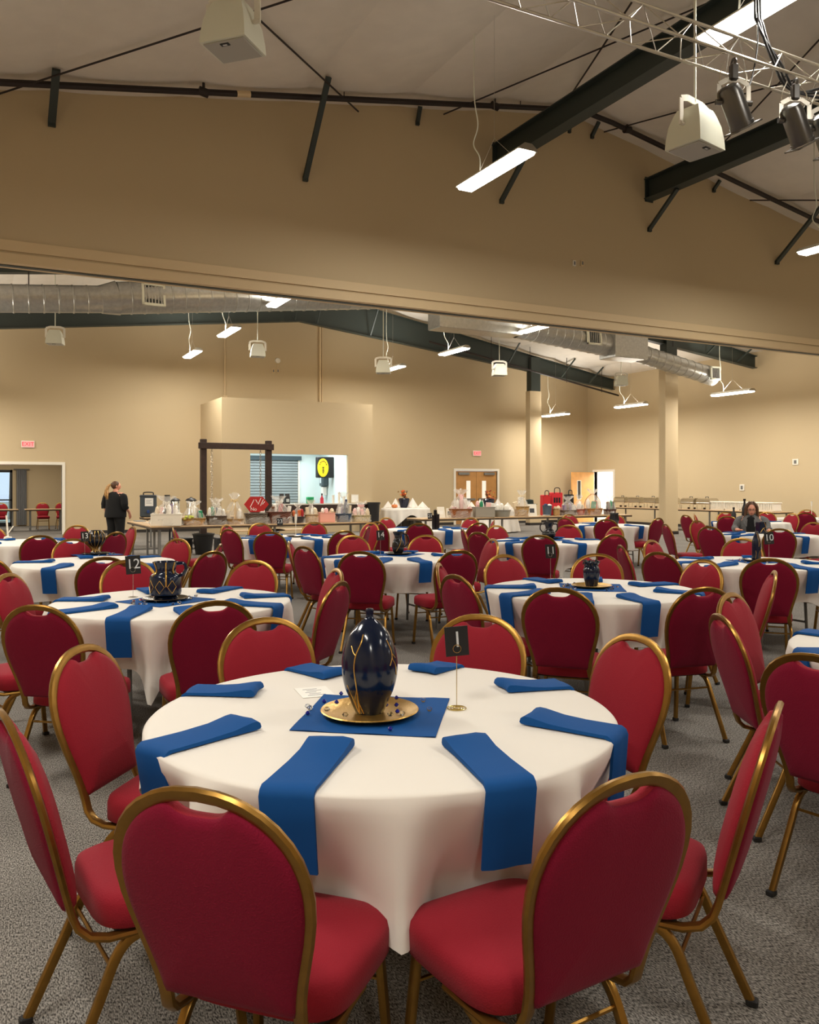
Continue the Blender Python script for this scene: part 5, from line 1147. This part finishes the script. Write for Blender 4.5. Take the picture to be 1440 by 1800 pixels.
# dark cart and crates under and beside the coffee table
u = on_v(245, 20.4); t = thing('serving_cart', 'black cart with trays standing beside the coffee table', 'cart', (4.6, 20.6, 0))
for z in (.12, .62): MB().box(-.4, .4, -.22, .22, z, z + .06, bev=.01).build('shelf', M['plastic'], t, smooth=0)
for sx in (-1, 1):
    for sy in (-1, 1): MB().box(sx * .37 - .02, sx * .37 + .02, sy * .2 - .02, sy * .2 + .02, .06, .68).build('post', M['plastic'], t, smooth=0); MB().tube([(sx * .37 - .015, sy * .2, .04), (sx * .37 + .015, sy * .2, .04)], .04, 10).build('caster', M['rubber'], t)
for i, (u, v, w, h, col) in enumerate(((5.3, 19.6, .5, .3, (30, 30, 34)), (6.0, 19.9, .45, .26, (40, 42, 46)), (4.2, 19.3, .4, .34, (26, 26, 28)))):
    t = thing('storage_crate', ('black crate on the floor under the gift row, left of the planter', 'dark crate on the floor right of the left planter', 'black crate on the floor nearest the white gift box')[i], 'crate', (u, v, 0)); MB().box(-w / 2, w / 2, -.18, .18, 0, h, bev=.015).build('body', solid(*col), t, smooth=0); MB().box(-w / 2 - .01, w / 2 + .01, -.19, .19, h - .03, h + .01, bev=.006).build('lid', solid(*[x + 12 for x in col]), t, smooth=0)
for i, px in enumerate((448, 520)):
    u = on_v(px, 20.3); t = thing('wooden_bench', 'low pale wooden bench behind the left gift row, %s one' % ('left', 'right')[i], 'bench', (u, 20.4, 0))
    for k in range(3): MB().box(-.75, .75, -.2 + k * .14, -.08 + k * .14, .4, .43).build('slat', M['tabtop'], t, smooth=0)
    for s_ in (-1, 1): MB().box(s_ * .6 - .03, s_ * .6 + .03, -.18, .2, 0, .4).build('leg', M['tabtop'], t, smooth=0)
    MB().box(-.6, .6, -.02, .02, .2, .24).build('crossbar', M['tabtop'], t, smooth=0)
# papers on the table running back
for i, (u, v, r) in enumerate(((3.3, 18.3, .3), (3.5, 18.9, -.2), (3.25, 19.2, .1))):
    o = MB().box(-.1, .1, -.14, .14, 0, .006 + .004 * i).build('booklet', solid(205 - 40 * i, 198 - 30 * i, 186 - 20 * i), None, smooth=0, loc=(u, v, GZ + .001), rz=r); tag(o, '%s booklet lying on the table towards the standing woman' % ('pale', 'tan', 'dark')[i], 'booklet')
# ---------------------------------------------------------------- wooden swing frame in planters
fv = 18.75; f0, f1 = on_v(357.5, fv), on_v(472, fv); fz = 2.58
sw = thing('swing_frame', 'dark wooden frame of two posts and a crossbeam with chains, behind gifts', 'frame', ((f0 + f1) / 2, fv, 0)); w = (f1 - f0) / 2
for s_ in (-1, 1): MB().box(s_ * w - .065, s_ * w + .065, -.065, .065, .06, fz, bev=.008).build('post', M['dwood'], sw, smooth=0)
MB().box(-w - .13, w + .1, -.11, -.066, fz - .22, fz - .08, bev=.006).build('crossbeam', M['dwood'], sw, smooth=0)
for x in (-w + .17, w - .22):
    mb = MB(); z = fz - .24; k = 0
    while z > .95:
        mb.tube(arc((x, -.085, z), .022, 0, 2 * PI, 8, (1, 0, 0) if k % 2 else (0, 1, 0), (0, 0, 1.5))[:-1], .005, 4, closed=True); z -= .055; k += 1
    mb.build('chain', M['silver'], sw, smooth=0)
for i, f in enumerate((f0, f1)):
    pl = thing('planter', 'black planter pot holding the %s post of the wooden frame' % ('left', 'right')[i], 'pot', (f, fv, 0))
    MB().lathe([(0, 0), (.17, 0), (.23, .42), (.245, .43), (.245, .47), (.215, .47), (.2, .4), (.07, .4)], 24).build('pot', M['plastic'], pl); MB().lathe([(.066, .38), (.2, .38), (.205, .36)], 20).build('fill', solid(60, 50, 42, .9), pl)
# ---------------------------------------------------------------- round display tables with autumn decor by the back wall
def decor_table(u, v, arch, label, clabel, dlabel):
    t = thing('round_table', label, 'table', (u, v, 0)); MB().lathe([(0, .72), (.84, .72), (.85, .74), (0, .76)], 36).build('tabletop', M['tabtop'], t)
    for sx in (-1, 1):
        for sy in (-1, 1): MB().tube([(sx * .35, sy * .3, .72), (sx * .35, sy * .36, .01)], .015, 8).build('leg', M['grey'], t)
    n = 120; vs = [(0, 0, .765)]; fs = []; fc = math.atan2(-v, -u)
    for r, dz in ((.4, 0), (.8, 0), (.86, .01)): vs += [(r * math.cos(2 * PI * i / n), r * math.sin(2 * PI * i / n), .765 - dz) for i in range(n)]
    for j in range(1, 9):
        for i in range(n):
            p = 2 * PI * i / n; q = wrap(p - fc - .25); D = .72
            if arch: D = .72 - .5 * math.exp(-(q / .5) ** 2)
            dd = D * j / 8; r = .86 + dd * (.12 + .07 * math.cos(17 * p) + .04 * math.cos(9 * p + 1)); vs.append((r * math.cos(p), r * math.sin(p), .755 - dd))
    fs = [(0, 1 + i, 1 + (i + 1) % n) for i in range(n)]
    for j in range(10): fs += [(1 + j * n + i, 1 + j * n + n + i, 1 + j * n + n + (i + 1) % n, 1 + j * n + (i + 1) % n) for i in range(n)]
    tag(MB().add(vs, fs).build('tablecloth', M['cloth'], None, smooth=180, loc=(u, v, 0)), clabel, 'tablecloth')
    for k, (dx, dy, hh) in enumerate(((-.35, -.1, .34), (.25, -.05, .36), (-.62, .1, .24), (.6, .15, .22))):
        x, y = u + C * dx + S * dy, v - S * dx + C * dy; t = thing('napkin_cone', 'white napkin pyramid on %s, %s' % (dlabel, ('front left', 'front right', 'far left', 'far right')[k]), 'napkin', (x, y, .766), k)
        vs = [(.22 * math.cos(a), .22 * math.sin(a), 0) for a in (0, 1.57, 3.14, 4.71)] + [(.16 * math.cos(a + .8), .16 * math.sin(a + .8), hh * .12) for a in (0, 1.57, 3.14, 4.71)] + [(0, 0, hh)]
        MB().add(vs, [(3, 2, 1, 0)] + [f for i in range(4) for f in ((i, 4 + i, 8), (4 + i, (i + 1) % 4, 8), (i, (i + 1) % 4, 4 + i))]).build('cloth_fold', M['cloth'], t, smooth=0)
    fl = thing('autumn_arrangement', 'orange leaves and berries in a navy pot on %s' % dlabel, 'arrangement', (u - .05 * C, v + .05 * S, .766)); MB().lathe([(0, 0), (.12, 0), (.2, .3), (.17, .34), (0, .3)], 18).build('pot', M['navy'], fl)
    rg = random.Random(int(u * 7))
    for q in range(26):
        a = rg.uniform(0, 6.28); r = rg.uniform(.02, .24); z = rg.uniform(.34, .66) - r * .4; s_ = rg.uniform(.04, .075); R = Matrix.Translation((r * math.cos(a), r * math.sin(a), z)) @ Matrix.Rotation(rg.uniform(-1, 1), 4, 'X') @ Matrix.Rotation(rg.uniform(0, 6), 4, 'Z')
        pts = [(s_ * math.cos(2 * PI * i / 10) * (1 if i % 2 else .5), s_ * math.sin(2 * PI * i / 10) * (1 if i % 2 else .5)) for i in range(10)]
        MB().prism(pts, -.004, .004, mtx=R).build('leaf', solid(*rg.choice(((196, 90, 34), (168, 60, 30), (206, 130, 60), (150, 104, 50)))), fl, smooth=0)
    for q in range(7):
        a = rg.uniform(0, 6.28); MB().tube([(0, 0, .28), (.12 * math.cos(a), .12 * math.sin(a), .6)], .006, 4).build('stem', M['dwood'], fl)
    pk = thing('small_pumpkin', 'small orange pumpkin at the front of %s' % dlabel, 'pumpkin', (u + C * -.38 - S * .45, v + S * .38 - C * .45, .766))
    MB().lathe([(0, 0), (.07, .01), (.11, .06), (.09, .12), (.02, .13), (0, .12)], 24, fn=lambda t_, z: 1 + .06 * math.cos(8 * t_)).build('pumpkin', solid(206, 124, 70), pk); MB().tube([(0, 0, .12), (.01, 0, .17)], .012, 6).build('stem', M['dwood'], pk)
u, v = zplan(713, 29.5); decor_table(u, v, True, 'round display table under a looped white cloth near the back wall', 'white cloth gathered into an arch over the left display table', 'the left display table')
u, v = zplan(862, 28.0); decor_table(u, v, False, 'round display table behind the right gift row', 'white cloth on the display table behind the right gift row', 'the right display table')
# ---------------------------------------------------------------- catering line on the right wall
for i, v in enumerate((24.3, 23.5, 22.7, 21.9, 20.9, 20.2)):
    t = thing('chafing_dish', 'steel chafing dish on the catering tables, %s' % ('nearest the open door', 'second from the open door', 'third from the open door', 'fourth from the open door', 'just behind the near column', 'just right of the near column')[i], 'dish', (21.75, v, GZ + .001))
    for sx in (-1, 1):
        for sy in (-1, 1): MB().tube([(sx * .2, sy * .27, 0), (sx * .2, sy * .27, .2)], .012, 6).build('leg', M['chrome'], t)
    MB().box(-.23, .23, -.3, .3, .16, .24, bev=.015).build('pan', M['chrome'], t, smooth=0)
    MB().prism([(-.22, .24), (-.2, .33), (-.12, .38), (.12, .38), (.2, .33), (.22, .24)], -.29, .29, mtx=Matrix(((1, 0, 0, 0), (0, 0, 1, 0), (0, 1, 0, 0), (0, 0, 0, 1)))).build('lid', M['chrome'], t)
    MB().tube([(-.02, -.06, .38), (-.02, -.06, .42), (-.02, .06, .42), (-.02, .06, .38)], .012, 6).build('handle', M['plastic'], t)
    for y in (-.13, .13): MB().lathe([(0, 0), (.04, 0), (.04, .06), (0, .06)], 10, (0, y, 0)).build('burner', M['dwood'], t)
for i in range(4):
    v = 19.65 - i * .62; t = thing('plastic_crate', 'white slatted plastic crate on the catering table, %s' % ('leftmost', 'second from left', 'third from left', 'rightmost, behind the woman')[i], 'crate', (21.8, v, GZ + .001))
    MB().box(-.22, .22, -.29, .29, 0, .05, bev=.008).build('base', M['white'], t, smooth=0)
    MB().box(-.23, .23, -.3, .3, .24, .28, bev=.008).build('rim', M['white'], t, smooth=0)
    for k in range(10):
        y = -.285 + .57 * k / 9; MB().box(-.225, -.205, y - .018, y + .018, .05, .24).build('slat', M['white'], t, smooth=0)
    MB().box(-.2, .2, -.27, .27, .05, .24).build('liner', M['paper'], t, smooth=0)

# ---------------------------------------------------------------- people
def skin_mesh(nodes, edges, root, sub=2):
    me = bpy.data.meshes.new('figure'); keys = list(nodes); idx = {k: i for i, k in enumerate(keys)}
    me.from_pydata([nodes[k][0] for k in keys], [(idx[a], idx[b_]) for a, b_ in edges], [])
    o = bpy.data.objects.new('figure', me); COL.objects.link(o); o.modifiers.new('Skin', 'SKIN')
    sv = me.skin_vertices[0].data
    for k in keys:
        r = nodes[k][1]; sv[idx[k]].radius = r if isinstance(r, tuple) else (r, r); sv[idx[k]].use_root = (k == root)
    s_ = o.modifiers.new('Sub', 'SUBSURF'); s_.levels = sub; s_.render_levels = sub
    dg = bpy.context.evaluated_depsgraph_get(); em = bpy.data.meshes.new_from_object(o.evaluated_get(dg))
    V = [tuple(v.co) for v in em.vertices]; F = [tuple(p.vertices) for p in em.polygons]
    bpy.data.objects.remove(o); bpy.data.meshes.remove(me); bpy.data.meshes.remove(em)
    return V, F
def head_mesh(mb, c, yaw, pitch=0, k=1.0):
    R = Matrix.Translation(c) @ Matrix.Rotation(yaw, 4, 'Z') @ Matrix.Rotation(pitch, 4, 'X'); n, m = 24, 18; vs = []; fs = []
    for i in range(m + 1):
        a = PI * i / m; z = -math.cos(a)
        for j in range(n):
            t_ = 2 * PI * j / n; x, y = math.sin(a) * math.sin(t_), math.sin(a) * math.cos(t_)
            px, py, pz = x * .072, y * .092, z * .115
            low = max(0, -z); px *= 1 - .28 * low; py *= 1 - .12 * low + (.08 * low if y > 0 else -.1 * low)
            if y > .75 and abs(x) < .35:
                py += .02 * math.exp(-((z + .18) / .16) ** 2 - (x / .13) ** 2) + .006 * math.exp(-((z + .52) / .08) ** 2 - (x / .25) ** 2) + .008 * math.exp(-((z + .85) / .12) ** 2)
            if y > .5: py -= .008 * (math.exp(-((x - .35) / .16) ** 2 - (z / .12) ** 2) + math.exp(-((x + .35) / .16) ** 2 - (z / .12) ** 2))
            vs.append(R @ Vector((px * k, py * k, pz * k)))
    for i in range(m):
        for j in range(n): fs.append((i * n + j, i * n + (j + 1) % n, (i + 1) * n + (j + 1) % n, (i + 1) * n + j))
    mb.add(vs, fs)
    for s_ in (-1, 1):
        tmp = MB().blob((s_ * .074 * k, -.005, -.005), .01, .02, .032, 8); mb.add([R @ Vector(p) for p in tmp.v], tmp.f)
    return R
def fingers(nodes, edges, wrist, palm, dirv, side, key, curl=.5):
    d = Vector(dirv).normalized(); s_ = Vector(side).normalized(); nrm = d.cross(s_).normalized()
    for i, (o, L) in enumerate(((-.03, .062), (-.01, .075), (.01, .072), (.03, .056))):
        p = Vector(palm) + s_ * o + d * .03; q = p + d * L * .55 - nrm * L * .2 * curl; e = q + d * L * .4 - nrm * L * .35 * curl
        for j, pt in enumerate((p, q, e)): nodes['%sf%d%d' % (key, i, j)] = (tuple(pt), (.0085, .0085))
        edges += [(palm_key(key), '%sf%d0' % (key, i)), ('%sf%d0' % (key, i), '%sf%d1' % (key, i)), ('%sf%d1' % (key, i), '%sf%d2' % (key, i))]
    p = Vector(palm) - s_ * .04 - d * .01; q = p - s_ * .02 + d * .03
    nodes[key + 't0'] = (tuple(p), (.01, .01)); nodes[key + 't1'] = (tuple(q), (.009, .009)); edges += [(palm_key(key), key + 't0'), (key + 't0', key + 't1')]
def palm_key(k): return k + 'palm'
def eyes_mouth(t, R, k=1.0, glasses=False):
    for s_ in (-1, 1):
        p = R @ Vector((s_ * .028 * k, .081 * k, .003)); MB().blob(tuple(p), .011, .011, .008, 8).build('eye', solid(60, 48, 40, .2), t)
    tmp = MB().box(-.022, .022, .082, .09, -.062, -.053, bev=.003); MB().add([R @ Vector(p) for p in tmp.v], tmp.f).build('lips', solid(176, 92, 86), t)
    if glasses:
        mb = MB()
        for s_ in (-1, 1):
            mb.tube([R @ Vector((s_ * .031 + .025 * math.cos(2 * PI * i / 14), .102, .002 + .017 * math.sin(2 * PI * i / 14))) for i in range(14)], .003, 5, closed=True)
            mb.tube([R @ Vector((s_ * .056, .1, .004)), R @ Vector((s_ * .074, .02, .006))], .0025, 5)
        mb.tube([R @ Vector((-.007, .103, .004)), R @ Vector((.007, .103, .004))], .0025, 5); mb.build('glasses', M['plastic'], t)
# standing woman
u, v = zplan(203, 21.2); P = thing('person', 'standing person in black with a long blonde ponytail, back to the camera', 'person', (u, v, 0), -TH - rad(22))
N = dict(pel=((0, 0, .9), (.17, .13)), bel=((0, .03, 1.05), (.175, .145)), che=((0, .0, 1.23), (.165, .125)), neb=((0, -.01, 1.36), (.075, .065)), nek=((0, .01, 1.42), (.05, .05)), hed=((0, .015, 1.48), (.045, .05)))
E = [('pel', 'bel'), ('bel', 'che'), ('che', 'neb'), ('neb', 'nek'), ('nek', 'hed')]
for s_, n_ in ((-1, 'l'), (1, 'r')):
    fw = .16 if s_ > 0 else -.02
    N.update({n_ + 'sh': ((s_ * .185, -.01, 1.31), .07), n_ + 'ua': ((s_ * .235, -.02, 1.17), .058), n_ + 'el': ((s_ * .262, -.03, 1.05), .048), n_ + 'wr': ((s_ * .245, fw, .86), .028), n_ + 'palm': ((s_ * .24, fw + .03, .79), (.036, .018)),
              n_ + 'hip': ((s_ * .1, 0, .84), .115), n_ + 'kn': ((s_ * .11, .02, .48), .072), n_ + 'an': ((s_ * .11, -.02, .09), .046), n_ + 'toe': ((s_ * .125, .11, .035), (.042, .032))})
    E += [('che', n_ + 'sh'), (n_ + 'sh', n_ + 'ua'), (n_ + 'ua', n_ + 'el'), (n_ + 'el', n_ + 'wr'), (n_ + 'wr', n_ + 'palm'), ('pel', n_ + 'hip'), (n_ + 'hip', n_ + 'kn'), (n_ + 'kn', n_ + 'an'), (n_ + 'an', n_ + 'toe')]
    fingers(N, E, None, N[n_ + 'palm'][0], (0, .25, -1), (0, 1, .25), n_)
mb = MB().add(*skin_mesh(N, E, 'pel')); R = head_mesh(mb, (0, .03, 1.525), rad(-42)); mb.build('body', M['skin'], P, smooth=180); eyes_mouth(P, R)
g = lambda ks, f: {k: (N[k][0], tuple(x * f + .012 for x in (N[k][1] if isinstance(N[k][1], tuple) else (N[k][1],) * 2))) for k in ks}
WX = 1.28; P.scale = (1.16, 1.12, 1)
def shell(rings, n=24):
    mb = MB(); vs = []; fs = []
    for (cx, cy, z, rx, ry) in rings: vs += [(cx + rx * math.cos(2 * PI * i / n), cy + ry * math.sin(2 * PI * i / n), z) for i in range(n)]
    for j in range(len(rings) - 1): fs += [(j * n + i, j * n + (i + 1) % n, j * n + n + (i + 1) % n, j * n + n + i) for i in range(n)]
    return mb.add(vs, fs)
tp = shell([(0, 0, .74, .25, .205), (0, 0, .8, .25, .21), (0, .01, .92, .24, .205), (0, .02, 1.05, .235, .2), (0, .01, 1.18, .235, .185), (0, 0, 1.27, .225, .16), (0, -.01, 1.33, .17, .12), (0, -.01, 1.37, .1, .09), (0, -.005, 1.385, .07, .065)])
for s_ in (-1, 1):
    fw = .02 if s_ > 0 else -.03
    tp.tube(bez([(s_ * .15, -.01, 1.3), (s_ * .215, -.01, 1.27), (s_ * .255, -.02, 1.16), (s_ * .275, -.03, 1.03), (s_ * .272, fw, .96)], 4), [.07] * 4 + [.085] * 4 + [.08] * 4 + [.07] * 4 + [.068], 14, cap=True)
tp.build('top', M['blackc'], P, smooth=80)
tl = shell([(0, 0, .8, .225, .185), (0, 0, .95, .2, .17)])
for s_ in (-1, 1): tl.tube([(s_ * .1, 0, .86), (s_ * .105, .01, .7), (s_ * .11, .02, .48), (s_ * .11, 0, .25), (s_ * .11, -.02, .07)], [.135, .125, .1, .09, .085], 18)
tl.build('trousers', M['blackc'], P, smooth=80)
for s_ in (-1, 1): MB().box(s_ * .12 - .05, s_ * .12 + .05, -.09, .17, 0, .08, bev=.03).build('shoe', M['blackc'], P)
rg = random.Random(8); hm = MB(); tmp = MB().blob((0, -.02, .025), .083, .1, .108, 14); hm.add([R @ Vector(p) if p[1] < .055 else R @ Vector((p[0], .05, max(p[2], .06))) for p in tmp.v], tmp.f)
hm.build('hair', M['brown'], P, smooth=60); pm = MB()
for i in range(40):
    a, b_ = rg.uniform(-.045, .04), rg.uniform(-.03, .02); sw_ = rg.uniform(-.09, .05)
    pm.tube(bez([R @ Vector((a * .5, -.1 + b_ * .3, .05)), R @ Vector((a - .01, -.15 + b_, .02)), R @ Vector((a * 2 - .04, -.19 + b_, -.1)), R @ Vector((a * 2.8 + sw_ - .07, -.2 + b_, -.24)), R @ Vector((a * 2.4 + sw_ * 1.5 - .1, -.19 + b_, -.36 - rg.random() * .09))], 4), [.014] * 8 + [.018] * 5 + [.012, .01, .008, .004], 5)
pm.build('ponytail', M['blonde'], P, smooth=60); MB().tube(arc(R @ Vector((0, -.105, .045)), .026, 0, 2 * PI, 12, (R.to_3x3() @ Vector((1, 0, 0))), (0, 0, 1))[:-1], .01, 6, closed=True).build('hair_tie', M['plastic'], P)
# seated woman
cW = TW.c; u, v = zplan(1321, FPX * 0 + (cW[0] * S + cW[1] * C) + 1.02); yaw = math.atan2(-(cW[1] - v) * 0 - u, v) * 0 + (PI - math.atan2(u, v) - .1)
P = thing('person', 'seated person with glasses, long brown hair and grey denim jacket', 'person', (u, v, 0), yaw)
N = dict(pel=((0, -.1, .58), (.16, .13)), bel=((0, -.09, .72), (.15, .12)), che=((0, -.07, .9), (.155, .11)), neb=((0, -.07, 1.01), (.07, .06)), nek=((0, -.06, 1.06), (.048, .048)), hed=((0, -.05, 1.12), (.045, .05)))
E = [('pel', 'bel'), ('bel', 'che'), ('che', 'neb'), ('neb', 'nek'), ('nek', 'hed')]
for s_, n_ in ((-1, 'l'), (1, 'r')):
    N.update({n_ + 'sh': ((s_ * .18, -.08, .965), .062), n_ + 'ua': ((s_ * .225, -.04, .87), .05), n_ + 'el': ((s_ * .25, .03, .795), .045), n_ + 'wr': ((s_ * (.2 if s_ > 0 else .3), .26, .802), .027), n_ + 'palm': ((s_ * (.16 if s_ > 0 else .3), .33, .8), (.03, .016)),
              n_ + 'hip': ((s_ * .1, -.03, .555), .1), n_ + 'kn': ((s_ * .12, .32, .54), .068), n_ + 'an': ((s_ * .12, .3, .1), .045), n_ + 'toe': ((s_ * .125, .42, .035), (.04, .03))})
    E += [('che', n_ + 'sh'), (n_ + 'sh', n_ + 'ua'), (n_ + 'ua', n_ + 'el'), (n_ + 'el', n_ + 'wr'), (n_ + 'wr', n_ + 'palm'), ('pel', n_ + 'hip'), (n_ + 'hip', n_ + 'kn'), (n_ + 'kn', n_ + 'an'), (n_ + 'an', n_ + 'toe')]
    fingers(N, E, None, N[n_ + 'palm'][0], (-s_ * .3, 1, 0), (1, s_ * .3, 0), n_, .25)
mb = MB().add(*skin_mesh(N, E, 'pel')); R = head_mesh(mb, (0, -.035, 1.135), rad(8), rad(-6)); mb.build('body', M['skin'], P, smooth=180); eyes_mouth(P, R, glasses=True)
jk = shell([(0, -.09, .53, .2, .17), (0, -.09, .66, .19, .15), (0, -.08, .8, .195, .14), (0, -.075, .91, .2, .135), (0, -.08, .97, .17, .115), (0, -.085, 1.02, .1, .085), (0, -.085, 1.06, .075, .07)])
for s_ in (-1, 1):
    w_ = (.2 if s_ > 0 else .3)
    jk.tube(bez([(s_ * .13, -.08, .965), (s_ * .19, -.07, .945), (s_ * .235, -.03, .86), (s_ * .255, .04, .8), (s_ * (w_ + .01), .24, .806)], 4), [.065] * 4 + [.072] * 4 + [.062] * 4 + [.052] * 4 + [.042], 14)
jk.build('jacket', M['denim'], P, smooth=80)
MB().add([(-.06, .075, .99), (.06, .075, .99), (.075, .085, .85), (.06, .095, .66), (-.06, .095, .66), (-.075, .085, .85), (0, .02, 1.03)], [(0, 6, 1), (0, 1, 2, 5), (5, 2, 3, 4)]).build('shirt_front', M['blackc'], P, smooth=0)
for s_ in (-1, 1): MB().add([(s_ * .05, .04, 1.04), (s_ * .13, .06, 1.0), (s_ * .11, .1, .9), (s_ * .06, .1, .84), (s_ * .05, .09, .95), (s_ * .09, .075, .94)], [(0, 1, 5, 4), (1, 2, 5), (5, 2, 3, 4)]).build('lapel', M['denim'], P, smooth=0)
tr_ = g(('pel', 'lhip', 'rhip', 'lkn', 'rkn', 'lan', 'ran'), 1.03)
MB().add(*skin_mesh(tr_, [('pel', 'lhip'), ('lhip', 'lkn'), ('lkn', 'lan'), ('pel', 'rhip'), ('rhip', 'rkn'), ('rkn', 'ran')], 'pel')).build('trousers', M['blackc'], P, smooth=180)
for s_ in (-1, 1): MB().box(s_ * .12 - .045, s_ * .12 + .045, .24, .48, 0, .08, bev=.03).build('shoe', M['blackc'], P)
hm = MB(); tmp = MB().blob((0, -.02, .03), .086, .1, .105, 14); hm.add([R @ Vector(p) if p[1] < .06 else R @ Vector((p[0], .06, max(p[2], .085))) for p in tmp.v], tmp.f)
rg = random.Random(5)
for s_ in (-1, 1):
    for i in range(13):
        y = .05 - .012 * i; o_ = rg.uniform(-.008, .012)
        hm.tube(bez([R @ Vector((s_ * .03, y * .5, .125)), R @ Vector((s_ * (.08 + o_), y, .05)), R @ Vector((s_ * (.092 + o_), y - .01, -.06)), R @ Vector((s_ * (.1 + o_), y - .005, -.14)), R @ Vector((s_ * (.095 + o_ * 2), y + .01, -.2 - rg.random() * .04))], 4), [.013] * 14 + [.01, .008, .005], 5)
hm.build('hair', M['brown'], P, smooth=60)
o = MB().box(-.09, .09, -.06, .06, 0, .006).build('paper', M['paper'], None, smooth=0, loc=(u - .15, v - .42, TZ + .001), rz=.4); tag(o, 'small white paper lying in front of the seated woman', 'paper')
